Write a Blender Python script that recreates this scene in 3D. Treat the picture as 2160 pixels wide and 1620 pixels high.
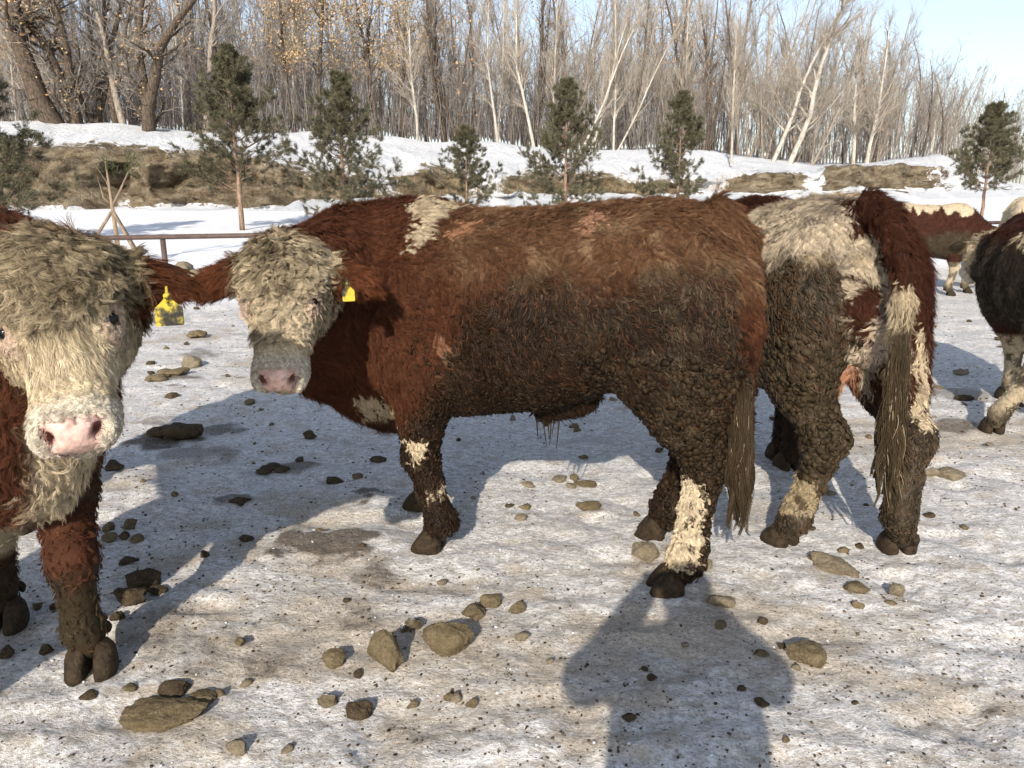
import bpy, bmesh, math, random
import numpy as np
from mathutils import Vector, Matrix

for _o in list(bpy.data.objects):
    bpy.data.objects.remove(_o, do_unlink=True)
scene = bpy.context.scene
COL = scene.collection
random.seed(7)
RNG = np.random.default_rng(11)

# ------------------------------------------------------------------ camera, sky, sun, exposure
FPX, CX, CY, PITCH, CAMZ = 1600.0, 1080.0, 810.0, math.radians(14.4), 1.5
cam_d = bpy.data.cameras.new('camera')
cam_d.sensor_width = 36.0
cam_d.lens = 36.0 * FPX / 2160.0
cam_d.clip_start = 0.02
cam_d.clip_end = 3000.0
cam = bpy.data.objects.new('camera', cam_d)
COL.objects.link(cam)
cam.location = (0, 0, CAMZ)
cam.rotation_euler = (math.radians(90) - PITCH, 0, 0)
scene.camera = cam

SUN_ELEV, SUN_AZ = math.radians(28.0), math.radians(12.3)   # light travels forward and 12 degrees to the right
world = bpy.data.worlds.new('World')
scene.world = world
world.use_nodes = True
wn = world.node_tree
bg = wn.nodes['Background']
sky = wn.nodes.new('ShaderNodeTexSky')
sky.sky_type = 'NISHITA'
sky.sun_disc = False
sky.sun_elevation = SUN_ELEV
sky.sun_rotation = math.radians(180.0) + SUN_AZ
sky.air_density = 1.0
sky.dust_density = 0.9
sky.ozone_density = 2.6
hsv = wn.nodes.new('ShaderNodeHueSaturation')      # thin winter haze: paler sky all round
hsv.inputs['Saturation'].default_value = 0.68
hsv.inputs['Value'].default_value = 1.12
wn.links.new(sky.outputs[0], hsv.inputs['Color'])
wn.links.new(hsv.outputs[0], bg.inputs[0])
bg.inputs[1].default_value = 0.125

sun_d = bpy.data.lights.new('sun', 'SUN')
sun_d.energy = 4.3
sun_d.angle = math.radians(0.53)
sun_d.color = (1.0, 0.92, 0.81)
sun = bpy.data.objects.new('sun', sun_d)
COL.objects.link(sun)
LDIR = Vector((math.sin(SUN_AZ) * math.cos(SUN_ELEV), math.cos(SUN_AZ) * math.cos(SUN_ELEV), -math.sin(SUN_ELEV)))
sun.rotation_euler = LDIR.to_track_quat('-Z', 'Y').to_euler()

scene.view_settings.view_transform = 'Standard'
scene.view_settings.look = 'None'
scene.view_settings.exposure = 0.47
scene.view_settings.gamma = 1.0
scene.render.engine = 'CYCLES'
scene.cycles.use_denoising = True
scene.cycles.max_bounces = 5
scene.cycles.diffuse_bounces = 2
scene.cycles.glossy_bounces = 2
scene.cycles.transparent_max_bounces = 4
scene.cycles.use_adaptive_sampling = True
scene.cycles.adaptive_threshold = 0.02
try:
    scene.cycles_curves.shape = 'THICK'
    scene.cycles_curves.subdivisions = 1
except Exception:
    pass

# ------------------------------------------------------------------ helpers
def ray(px, py):
    u = (px - CX) / FPX
    v = (py - CY) / FPX
    return np.array([u, math.cos(PITCH) - v * math.sin(PITCH), -math.sin(PITCH) - v * math.cos(PITCH)])

def at(px, py, Y):
    r = ray(px, py)
    k = Y / r[1]
    return np.array([r[0] * k, Y, CAMZ + r[2] * k])

def gnd(px, py, z=0.0):
    r = ray(px, py)
    k = (z - CAMZ) / r[2]
    return np.array([r[0] * k, r[1] * k, z])

def _hash(ix, iy, iz, seed):
    with np.errstate(over='ignore'):
        h = (ix.astype(np.uint32) * np.uint32(374761393) + iy.astype(np.uint32) * np.uint32(668265263)
             + iz.astype(np.uint32) * np.uint32(2147483647 - 58467) + np.uint32(seed * 974711 + 17))
        h = (h ^ (h >> np.uint32(13))) * np.uint32(1274126177)
        h = (h ^ (h >> np.uint32(16))) * np.uint32(2246822519)
        h = h ^ (h >> np.uint32(15))
    return h.astype(np.float64) / 4294967295.0

def vnoise(P, seed=0):
    """smooth value noise, -1..1, P is N x 3"""
    P = np.asarray(P, dtype=np.float64)
    I = np.floor(P).astype(np.int64)
    Fr = P - I
    W = Fr * Fr * (3 - 2 * Fr)
    out = np.zeros(len(P))
    for dx in (0, 1):
        wx = W[:, 0] if dx else 1 - W[:, 0]
        for dy in (0, 1):
            wy = W[:, 1] if dy else 1 - W[:, 1]
            for dz in (0, 1):
                wz = W[:, 2] if dz else 1 - W[:, 2]
                out += wx * wy * wz * _hash(I[:, 0] + dx, I[:, 1] + dy, I[:, 2] + dz, seed)
    return out * 2 - 1

def fbm(P, seed=0, octs=4, lac=2.03, gain=0.5):
    P = np.asarray(P, dtype=np.float64)
    a, s, tot = 1.0, np.zeros(len(P)), 0.0
    for o in range(octs):
        s += a * vnoise(P, seed + o * 7)
        tot += a
        a *= gain
        P = P * lac + 13.7
    return s / tot

def sstep(a, b, x):
    t = np.clip((x - a) / (b - a), 0, 1)
    return t * t * (3 - 2 * t)

def lerp(a, b, t):
    t = np.asarray(t)
    if np.ndim(a) >= 1 and t.ndim == 1 and np.shape(a)[-1:] == (3,):
        t = t[:, None]
    return a + (b - a) * t

def mixc(col, c, t):
    return col + (np.asarray(c)[None, :] - col) * t[:, None]

def in_poly(x, y, poly):
    poly = np.asarray(poly)
    ins = np.zeros(len(x), bool)
    j = len(poly) - 1
    for i in range(len(poly)):
        xi, yi = poly[i]
        xj, yj = poly[j]
        c = ((yi > y) != (yj > y)) & (x < (xj - xi) * (y - yi) / (yj - yi + 1e-12) + xi)
        ins ^= c
        j = i
    return ins

def unit(v):
    v = np.asarray(v, dtype=np.float64)
    return v / (np.linalg.norm(v, axis=-1, keepdims=True) + 1e-12)

# ---- object helpers
def tag(o, label=None, cat=None, group=None, kind=None):
    if label: o['label'] = label
    if cat: o['category'] = cat
    if group: o['group'] = group
    if kind: o['kind'] = kind
    return o

def empty(name, loc=(0, 0, 0), rz=0.0):
    o = bpy.data.objects.new(name, None)
    o.empty_display_size = 0.1
    COL.objects.link(o)
    o.location = loc
    o.rotation_euler = (0, 0, rz)
    return o

def mesh_obj(name, V, Fc, mat, parent=None, smooth=True, attrs=None, loc=None):
    me = bpy.data.meshes.new(name)
    V = np.asarray(V, dtype=np.float32)
    if isinstance(Fc, np.ndarray):
        n, k = Fc.shape
        me.vertices.add(len(V))
        me.vertices.foreach_set('co', V.ravel())
        me.loops.add(n * k)
        me.loops.foreach_set('vertex_index', Fc.astype(np.int32).ravel())
        me.polygons.add(n)
        me.polygons.foreach_set('loop_start', np.arange(0, n * k, k, dtype=np.int32))
        me.update(calc_edges=True)
    else:
        me.from_pydata([tuple(v) for v in V], [], Fc)
        me.update()
    if smooth:
        me.polygons.foreach_set('use_smooth', np.ones(len(me.polygons), bool))
    if attrs:
        for an, av in attrs.items():
            av = np.asarray(av)
            if av.ndim == 2:
                a = me.attributes.new(an, 'FLOAT_COLOR', 'POINT')
                a.data.foreach_set('color', np.concatenate([av, np.ones((len(av), 1))], 1).astype(np.float32).ravel())
            else:
                a = me.attributes.new(an, 'FLOAT', 'POINT')
                a.data.foreach_set('value', av.astype(np.float32))
    if mat: me.materials.append(mat)
    o = bpy.data.objects.new(name, me)
    COL.objects.link(o)
    if parent is not None: o.parent = parent
    if loc is not None: o.location = loc
    return o

class MB:
    """collects shapes that become one mesh"""
    def __init__(s): s.V, s.F = [], []
    def n(s): return len(s.V)
    def tube(s, pts, rad, seg=6, cap=True):
        pts = [Vector(p) for p in pts]
        base = len(s.V)
        prev = None
        for i, p in enumerate(pts):
            d = (pts[min(i + 1, len(pts) - 1)] - pts[max(i - 1, 0)])
            if d.length < 1e-9: d = Vector((0, 0, 1))
            d.normalize()
            if prev is None:
                a = d.orthogonal().normalized()
            else:
                a = (prev - d * prev.dot(d))
                if a.length < 1e-6: a = d.orthogonal()
                a.normalize()
            prev = a
            b = d.cross(a)
            r = rad[i] if hasattr(rad, '__len__') else rad
            for k in range(seg):
                t = 2 * math.pi * k / seg
                s.V.append(tuple(p + a * (r * math.cos(t)) + b * (r * math.sin(t))))
        for i in range(len(pts) - 1):
            for k in range(seg):
                k2 = (k + 1) % seg
                s.F.append((base + i * seg + k, base + i * seg + k2, base + (i + 1) * seg + k2, base + (i + 1) * seg + k))
        if cap:
            s.F.append(tuple(base + k for k in range(seg))[::-1])
            s.F.append(tuple(base + (len(pts) - 1) * seg + k for k in range(seg)))
    def box(s, c, h, R=None):
        base = len(s.V)
        for sx in (-1, 1):
            for sy in (-1, 1):
                for sz in (-1, 1):
                    v = Vector((sx * h[0], sy * h[1], sz * h[2]))
                    if R is not None: v = R @ v
                    s.V.append(tuple(Vector(c) + v))
        for f in ((0, 1, 3, 2), (4, 6, 7, 5), (0, 4, 5, 1), (2, 3, 7, 6), (0, 2, 6, 4), (1, 5, 7, 3)):
            s.F.append(tuple(base + i for i in f))
    def build(s, name, mat, parent=None, smooth=True, loc=None):
        return mesh_obj(name, s.V, s.F, mat, parent, smooth, loc=loc)

def copy_tree(o, parent=None):
    c = o.copy()
    COL.objects.link(c)
    c.parent = parent
    for ch in list(o.children):
        copy_tree(ch, c)
    return c

# ---- material helpers
def new_mat(name, rough=0.8, spec=0.3):
    m = bpy.data.materials.new(name)
    m.use_nodes = True
    nt = m.node_tree
    b = nt.nodes['Principled BSDF']
    b.inputs['Roughness'].default_value = rough
    b.inputs['Specular IOR Level'].default_value = spec
    return m, nt, b

def N(nt, t, **kw):
    n = nt.nodes.new(t)
    for k, v in kw.items():
        if k in n.inputs: n.inputs[k].default_value = v
        else: setattr(n, k, v)
    return n

def ramp(nt, fac, stops):
    r = nt.nodes.new('ShaderNodeValToRGB')
    e = r.color_ramp.elements
    while len(e) < len(stops): e.new(0.5)
    for el, (p, c) in zip(e, stops):
        el.position = p
        el.color = (c[0], c[1], c[2], 1) if hasattr(c, '__len__') else (c, c, c, 1)
    nt.links.new(fac, r.inputs[0])
    return r

def mix(nt, fac, a, b, mode='MIX'):
    m = nt.nodes.new('ShaderNodeMix')
    m.data_type = 'RGBA'
    m.blend_type = mode
    for sock, val in ((m.inputs[0], fac), (m.inputs[6], a), (m.inputs[7], b)):
        if isinstance(val, bpy.types.NodeSocket): nt.links.new(val, sock)
        elif hasattr(val, '__len__'): sock.default_value = (val[0], val[1], val[2], 1)
        else: sock.default_value = val
    return m.outputs[2]

def noise(nt, vec, scale, detail=4, rough=0.55, dist=0.0):
    n = nt.nodes.new('ShaderNodeTexNoise')
    n.inputs['Scale'].default_value = scale
    n.inputs['Detail'].default_value = detail
    n.inputs['Roughness'].default_value = rough
    n.inputs['Distortion'].default_value = dist
    if vec is not None: nt.links.new(vec, n.inputs['Vector'])
    return n.outputs[0]

def bump(nt, b, h, strength=0.5, dist=0.01):
    n = nt.nodes.new('ShaderNodeBump')
    n.inputs['Strength'].default_value = strength
    n.inputs['Distance'].default_value = dist
    nt.links.new(h, n.inputs['Height'])
    nt.links.new(n.outputs[0], b.inputs['Normal'])

def objvec(nt):
    return nt.nodes.new('ShaderNodeTexCoord').outputs['Object']

def geopos(nt):
    return nt.nodes.new('ShaderNodeNewGeometry').outputs['Position']
# ------------------------------------------------------------------ implicit surface -> one continuous mesh
class Field:
    def __init__(s, lo, hi, h):
        s.h = h
        s.lo = np.array(lo, float)
        s.ax = [np.arange(lo[i], hi[i] + h, h) for i in range(3)]
        s.f = np.full([len(a) for a in s.ax], 0.5, np.float32)
    def sub(s, lo, hi):
        sl = []
        for i in range(3):
            a = max(0, int((lo[i] - s.lo[i]) / s.h) - 1)
            b = min(len(s.ax[i]), int((hi[i] - s.lo[i]) / s.h) + 3)
            sl.append(slice(a, max(a + 1, b)))
        sl = tuple(sl)
        X, Y, Z = np.meshgrid(s.ax[0][sl[0]], s.ax[1][sl[1]], s.ax[2][sl[2]], indexing='ij')
        return sl, X, Y, Z
    def uni(s, sl, d, k):
        a = s.f[sl]
        h = np.clip(0.5 + 0.5 * (a - d) / k, 0, 1)
        s.f[sl] = a + (d - a) * h - k * h * (1 - h)
    def cut(s, sl, d, k):
        a = s.f[sl]
        d = -d
        h = np.clip(0.5 - 0.5 * (a - d) / k, 0, 1)
        s.f[sl] = a + (d - a) * h + k * h * (1 - h)
    def cap(s, a, b, ra, rb, k=0.05, w=None, fac=1.0, cut=False):
        a = np.asarray(a, float); b = np.asarray(b, float)
        m = max(ra, rb) * max(1, fac) + k + 2 * s.h
        sl, X, Y, Z = s.sub(np.minimum(a, b) - m, np.maximum(a, b) + m)
        ab = b - a
        L2 = ab @ ab + 1e-9
        t = np.clip(((X - a[0]) * ab[0] + (Y - a[1]) * ab[1] + (Z - a[2]) * ab[2]) / L2, 0, 1)
        qx, qy, qz = X - a[0] - t * ab[0], Y - a[1] - t * ab[1], Z - a[2] - t * ab[2]
        if w is not None:
            w = unit(w)
            q = (qx * w[0] + qy * w[1] + qz * w[2]) * (1 / fac - 1)
            qx, qy, qz = qx + w[0] * q, qy + w[1] * q, qz + w[2] * q
        d = np.sqrt(qx * qx + qy * qy + qz * qz) - (ra + (rb - ra) * t)
        (s.cut if cut else s.uni)(sl, d, k)
    def chain(s, pts, rad, k=0.04, **kw):
        for i in range(len(pts) - 1):
            s.cap(pts[i], pts[i + 1], rad[i], rad[i + 1], k, **kw)
    def ell(s, c, R, r, k=0.05, cut=False):
        """R: rows are the three axes"""
        c = np.asarray(c, float); R = np.asarray(R, float); r = np.asarray(r, float)
        m = np.abs(R.T * r).sum(1) + k + 2 * s.h
        sl, X, Y, Z = s.sub(c - m, c + m)
        X, Y, Z = X - c[0], Y - c[1], Z - c[2]
        q = [(X * R[i, 0] + Y * R[i, 1] + Z * R[i, 2]) for i in range(3)]
        k0 = np.sqrt(sum((q[i] / r[i]) ** 2 for i in range(3)))
        k1 = np.sqrt(sum((q[i] / r[i] ** 2) ** 2 for i in range(3))) + 1e-6
        d = k0 * (k0 - 1) / k1
        (s.cut if cut else s.uni)(sl, d, k)
    def torso(s, xs, top, bot, wid, k=0.05, ex=2.35):
        m = 0.1
        sl, X, Y, Z = s.sub((xs[0] - m, -max(wid) - m, min(bot) - m), (xs[-1] + m, max(wid) + m, max(top) + m))
        x1 = s.ax[0][sl[0]]
        def sp(v):
            fine = np.linspace(xs[0], xs[-1], 400)
            y = np.interp(fine, xs, v)
            kern = np.hanning(41); kern /= kern.sum()
            y = np.convolve(np.pad(y, 20, mode='edge'), kern, 'valid')
            return np.interp(x1, fine, y)[:, None, None]
        t, b, w = sp(top), sp(bot), sp(wid)
        cz, hz = (t + b) / 2, (t - b) / 2
        # widest above the middle at the back, below it in the belly
        yy = np.abs(Y) / w
        zz = np.abs(Z - cz) / hz
        q = (yy ** ex + zz ** ex) ** (1 / ex)
        d = (q - 1) * np.minimum(w, hz)
        d = np.maximum(d, np.maximum(xs[0] - X, X - xs[-1]))
        s.uni(sl, d, k)
    def mesh(s):
        f = s.f
        ins = f < 0
        nx, ny, nz = f.shape
        c = np.zeros((nx - 1, ny - 1, nz - 1), np.int8)
        for dx in (0, 1):
            for dy in (0, 1):
                for dz in (0, 1):
                    c += ins[dx:nx - 1 + dx, dy:ny - 1 + dy, dz:nz - 1 + dz]
        act = np.argwhere((c > 0) & (c < 8))
        idx = np.full(c.shape, -1, np.int64)
        idx[act[:, 0], act[:, 1], act[:, 2]] = np.arange(len(act))
        acc = np.zeros((len(act), 3)); cnt = np.zeros(len(act))
        offs = [(0, 0, 0), (1, 0, 0), (0, 1, 0), (1, 1, 0), (0, 0, 1), (1, 0, 1), (0, 1, 1), (1, 1, 1)]
        for a in offs:
            for ax in range(3):
                if a[ax] == 0:
                    b = list(a); b[ax] = 1
                    fa = f[act[:, 0] + a[0], act[:, 1] + a[1], act[:, 2] + a[2]].astype(float)
                    fb = f[act[:, 0] + b[0], act[:, 1] + b[1], act[:, 2] + b[2]].astype(float)
                    m = (fa < 0) != (fb < 0)
                    t = np.where(m, fa / (fa - fb + 1e-12), 0)
                    p = np.tile(np.array(a, float), (len(act), 1))
                    p[:, ax] += t
                    acc += np.where(m[:, None], p, 0)
                    cnt += m
        V = s.lo + (act + acc / cnt[:, None]) * s.h
        Q = []
        for ax in range(3):
            sh = [slice(None)] * 3; sh2 = [slice(None)] * 3
            sh[ax] = slice(0, -1); sh2[ax] = slice(1, None)
            a, b = ins[tuple(sh)], ins[tuple(sh2)]
            e = np.argwhere(a != b)
            o1, o2 = [i for i in range(3) if i != ax]
            ok = (e[:, o1] > 0) & (e[:, o2] > 0) & (e[:, o1] < f.shape[o1] - 1) & (e[:, o2] < f.shape[o2] - 1)
            e = e[ok]
            def cell(d1, d2):
                q = e.copy(); q[:, o1] -= d1; q[:, o2] -= d2
                return idx[q[:, 0], q[:, 1], q[:, 2]]
            q = np.stack([cell(1, 1), cell(0, 1), cell(0, 0), cell(1, 0)], 1)
            fl = a[e[:, 0], e[:, 1], e[:, 2]]
            if ax == 1: fl = ~fl
            q[~fl] = q[~fl][:, ::-1]
            Q.append(q)
        return V, np.concatenate(Q)

def relax(V, Q, it=2, lam=0.5):
    for _ in range(it):
        acc = np.zeros_like(V); cnt = np.zeros(len(V))
        for i in range(4):
            j = (i + 1) % 4
            np.add.at(acc, Q[:, i], V[Q[:, j]]); np.add.at(cnt, Q[:, i], 1)
            np.add.at(acc, Q[:, j], V[Q[:, i]]); np.add.at(cnt, Q[:, j], 1)
        V = V + lam * (acc / np.maximum(cnt, 1)[:, None] - V)
    return V

def quad_normals(V, Q):
    n = np.cross(V[Q[:, 2]] - V[Q[:, 0]], V[Q[:, 3]] - V[Q[:, 1]])
    vn = np.zeros_like(V)
    for i in range(4): np.add.at(vn, Q[:, i], n)
    return n, unit(vn)

# ------------------------------------------------------------------ animal materials
def attr(nt, name, out='Color'):
    a = nt.nodes.new('ShaderNodeAttribute')
    a.attribute_name = name
    return a.outputs[out]

def mat_hide():
    m, nt, b = new_mat('hide', 0.75, 0.14)
    c = attr(nt, 'coat')
    v = objvec(nt)
    n = noise(nt, v, 60, 4)
    c2 = mix(nt, 1.0, c, ramp(nt, n, [(0.3, 0.72), (0.7, 1.15)]).outputs[0], 'MULTIPLY')
    nt.links.new(c2, b.inputs['Base Color'])
    r = nt.nodes.new('ShaderNodeMapRange')
    nt.links.new(attr(nt, 'wet', 'Fac'), r.inputs[0])
    r.inputs[3].default_value = 0.8; r.inputs[4].default_value = 0.38
    nt.links.new(r.outputs[0], b.inputs['Roughness'])
    bump(nt, b, noise(nt, v, 140, 3), 0.5, 0.004)
    return m

def mat_fur():
    m, nt, b = new_mat('fur', 0.6, 0.09)
    nt.links.new(attr(nt, 'coat'), b.inputs['Base Color'])
    r = nt.nodes.new('ShaderNodeMapRange')
    nt.links.new(attr(nt, 'wet', 'Fac'), r.inputs[0])
    r.inputs[3].default_value = 0.62; r.inputs[4].default_value = 0.42
    nt.links.new(r.outputs[0], b.inputs['Roughness'])
    return m

def mat_plain(name, col, rough=0.6, spec=0.3, nscale=40, var=0.3, bstr=0.4, bdist=0.004):
    m, nt, b = new_mat(name, rough, spec)
    v = objvec(nt)
    n = noise(nt, v, nscale, 5, 0.6)
    c = ramp(nt, n, [(0.25, tuple(x * (1 - var) for x in col)), (0.75, tuple(min(1, x * (1 + var)) for x in col))])
    nt.links.new(c.outputs[0], b.inputs['Base Color'])
    bump(nt, b, noise(nt, v, nscale * 2.2, 4), bstr, bdist)
    return m

HIDE, FUR = mat_hide(), mat_fur()
def mat_wetfur():
    m, nt, b = new_mat('wet_muddy_hair', 0.42, 0.10)
    nt.links.new(attr(nt, 'coat'), b.inputs['Base Color'])
    return m
WETFUR = mat_wetfur()
HOOF = mat_plain('hoof', (0.034, 0.023, 0.013), 0.7, 0.15, 45, 0.75, 0.9, 0.006)
EYE = mat_plain('eyeball', (0.006, 0.005, 0.005), 0.14, 0.32, 5, 0.1, 0.0)
def mat_mudclod():
    m, nt, b = new_mat('caked_mud', 0.55, 0.12)
    v = objvec(nt)
    c = mix(nt, 1.0, attr(nt, 'coat'), ramp(nt, noise(nt, v, 90, 4), [(0.3, 0.65), (0.7, 1.2)]).outputs[0], 'MULTIPLY')
    nt.links.new(c, b.inputs['Base Color'])
    bump(nt, b, noise(nt, v, 260, 3), 0.6, 0.003)
    return m
MUDCLOD = mat_mudclod()
MUD = np.array([0.0135, 0.0078, 0.0041])
CREAM = np.array([0.66, 0.54, 0.37])
RED = np.array([0.077, 0.0285, 0.0140])

# ------------------------------------------------------------------ unit blob for clods and lumps
def ico(sub=1):
    bm = bmesh.new()
    bmesh.ops.create_icosphere(bm, subdivisions=sub, radius=1.0)
    V = np.array([v.co[:] for v in bm.verts]); bm.verts.ensure_lookup_table()
    F_ = np.array([[v.index for v in f.verts] for f in bm.faces])
    bm.free()
    return V, F_
ICO1, ICO2, ICO3, ICO4 = ico(1), ico(2), ico(3), ico(4)

def frames(Nn, rng):
    """random tangent frames for normals"""
    r = unit(rng.normal(size=Nn.shape))
    t = unit(r - (r * Nn).sum(1, keepdims=True) * Nn)
    return t, np.cross(Nn, t)

def mud_clods(name, parent, P, Nn, size, cols, seed=1, flat=0.55):
    rng = np.random.default_rng(seed)
    bV, bF = ICO1
    T, B = frames(Nn, rng)
    n, k = len(P), len(bV)
    asp = rng.uniform(0.75, 1.35, n)
    loc = bV[None] * (1 + 0.22 * rng.normal(size=(n, k))[..., None].clip(-1.5, 1.5))
    W = (P[:, None] + loc[..., 0:1] * (T * (size * asp)[:, None])[:, None] + loc[..., 1:2] * (B * (size / asp)[:, None])[:, None]
         + loc[..., 2:3] * (Nn * (size * flat)[:, None])[:, None])
    V = W.reshape(-1, 3)
    Fc = (bF[None] + (np.arange(n) * k)[:, None, None]).reshape(-1, 3)
    o = mesh_obj(name, V, Fc, MUDCLOD, parent, True, {'coat': np.repeat(cols, k, 0)})
    o['kind'] = 'stuff'
    return o

# ------------------------------------------------------------------ fur: locks of hair grown from the skin
def make_hair(name, parent, pts, rad, col, wet, mat=None):
    """pts: n x m x 3"""
    n, m, _ = pts.shape
    cu = bpy.data.hair_curves.new(name)
    cu.add_curves([m] * n)
    cu.points.foreach_set('position', pts.astype(np.float32).ravel())
    ra = cu.attributes.get('radius') or cu.attributes.new('radius', 'FLOAT', 'POINT')
    ra.data.foreach_set('value', rad.astype(np.float32).ravel())
    a = cu.attributes.new('coat', 'FLOAT_COLOR', 'CURVE')
    a.data.foreach_set('color', np.concatenate([col, np.ones((n, 1))], 1).astype(np.float32).ravel())
    a = cu.attributes.new('wet', 'FLOAT', 'CURVE')
    a.data.foreach_set('value', wet.astype(np.float32))
    cu.materials.append(mat or FUR)
    o = bpy.data.objects.new(name, cu)
    COL.objects.link(o)
    o.parent = parent
    return o

def sample_surface(V, Q, wq, n, rng):
    """n points over quads, chance ~ area x wq"""
    nf, vn = quad_normals(V, Q)
    a = np.linalg.norm(nf, axis=1) * 0.5 * wq
    cum = np.cumsum(a)
    i = np.searchsorted(cum, rng.random(n) * cum[-1])
    i = np.clip(i, 0, len(Q) - 1)
    u, v = rng.random(n)[:, None], rng.random(n)[:, None]
    q = Q[i]
    P = (V[q[:, 0]] * (1 - u) + V[q[:, 1]] * u) * (1 - v) + (V[q[:, 3]] * (1 - u) + V[q[:, 2]] * u) * v
    Nn = unit((vn[q[:, 0]] * (1 - u) + vn[q[:, 1]] * u) * (1 - v) + (vn[q[:, 3]] * (1 - u) + vn[q[:, 2]] * u) * v)
    return P, Nn, cum[-1]

def grow(name, parent, R, Nn, flow, length, lift, curl, turns, radius, spread, K, colf, wetf, rng, npt=7, conv=0.85, thick=1.0, jit=0.12, mat=None):
    """locks: R roots (L x 3), flow = lie direction; every lock holds K hairs that gather towards its tip"""
    L = len(R)
    T = unit(flow - (flow * Nn).sum(1, keepdims=True) * Nn)
    B = np.cross(Nn, T)
    s = np.linspace(0, 1, npt)[None, :, None]
    ph = rng.uniform(0, 2 * math.pi, L)[:, None, None]
    sg = rng.choice([-1, 1], L)[:, None, None]
    ln = length[:, None, None]
    li = lift[:, None, None]
    # lock axis: rises from the skin, then lies over along the flow
    ax = T[:, None] * (s * ln * (1 - 0.25 * li)) + Nn[:, None] * (ln * li * (s - 0.45 * s * s) * 1.15 + 0.002)
    cu = (curl[:, None, None]) * (s ** 0.9)
    om = (turns[:, None, None]) * 2 * math.pi * sg
    c0 = np.cos(ph); s0 = np.sin(ph)
    wv = (np.cos(ph + om * s) - c0) * B[:, None] + (np.sin(ph + om * s) - s0) * (T[:, None] * 0.75 + Nn[:, None] * 0.55)
    ax = ax + cu * wv
    # strands
    rr = np.sqrt(rng.random((L, K))) * spread[:, None]
    th = rng.uniform(0, 2 * math.pi, (L, K))
    off = (rr * np.cos(th))[..., None] * T[:, None] + (rr * np.sin(th))[..., None] * B[:, None]
    sl = rng.uniform(0.72, 1.08, (L, K))
    S = s[0][None, None, :, :]
    pull = 1 - conv * (S ** 0.75)
    P = R[:, None, None] + ax[:, None] * sl[..., None, None] + off[:, :, None] * pull
    P = P + (rng.normal(size=(L, K, 1, 3)) * (jit * length[:, None, None, None])) * (S ** 1.5)
    # keep hairs on the outside of the skin
    h = ((P - R[:, None, None] - off[:, :, None]) * Nn[:, None, None]).sum(-1, keepdims=True)
    P = P + Nn[:, None, None] * np.maximum(0, 0.0015 + 0.004 * S - h)
    P = P.reshape(L * K, npt, 3)
    rd = (radius[:, None] * rng.uniform(0.75, 1.2, (L, K))).reshape(-1)[:, None] * (1 - 0.72 * s[0, :, 0][None] ** 1.6) * thick
    col = np.repeat(colf, K, 0) * rng.uniform(0.65, 1.3, (L * K, 1)) * np.repeat(rng.uniform(0.72, 1.28, (L, 1)), K, 0)
    return make_hair(name, parent, P, rd, np.clip(col, 0, 0.9), np.repeat(wetf, K), mat)

# ------------------------------------------------------------------ cattle
def claw(mb, base, fwd, lat, side, sc=1.0, up=(0, 0, 1), hgt=0.075):
    """one half of a cloven hoof: rings from the sole to the hairline"""
    base, fwd, lat, up = (np.asarray(v, float) for v in (base, fwd, lat, up))
    rings = []
    for (z, l0, l1, w, sh) in ((0.0, -0.055, 0.066, 0.033, 0.0), (0.012, -0.060, 0.070, 0.036, 0.0), (0.035, -0.058, 0.058, 0.036, 0.0),
                               (0.06, -0.055, 0.040, 0.034, -0.002), (hgt, -0.05, 0.024, 0.030, -0.004), (hgt + 0.02, -0.036, 0.006, 0.018, -0.01)):
        ring = []
        for k in range(14):
            t = 2 * math.pi * k / 14
            cx_, sy_ = math.cos(t), math.sin(t)
            xx = (l1 if cx_ > 0 else -l0) * abs(cx_) ** 0.8 * (1 if cx_ > 0 else -1)
            wy = w * (abs(sy_) ** 0.75) * (1 if sy_ > 0 else -1)
            if wy * side < 0: wy *= 0.8            # flat inner wall
            wy += -side * 0.010 * max(0, cx_) ** 2
            ring.append(base + sc * (fwd * xx + lat * (side * 0.036 + wy) + up * (z)))
        rings.append(ring)
    b0 = len(mb.V)
    for r in rings:
        mb.V.extend(tuple(v) for v in r)
    for i in range(len(rings) - 1):
        for k in range(14):
            k2 = (k + 1) % 14
            mb.F.append((b0 + i * 14 + k, b0 + i * 14 + k2, b0 + (i + 1) * 14 + k2, b0 + (i + 1) * 14 + k))
    mb.F.append(tuple(b0 + k for k in range(14))[::-1])
    mb.F.append(tuple(b0 + (len(rings) - 1) * 14 + k for k in range(14)))

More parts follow.
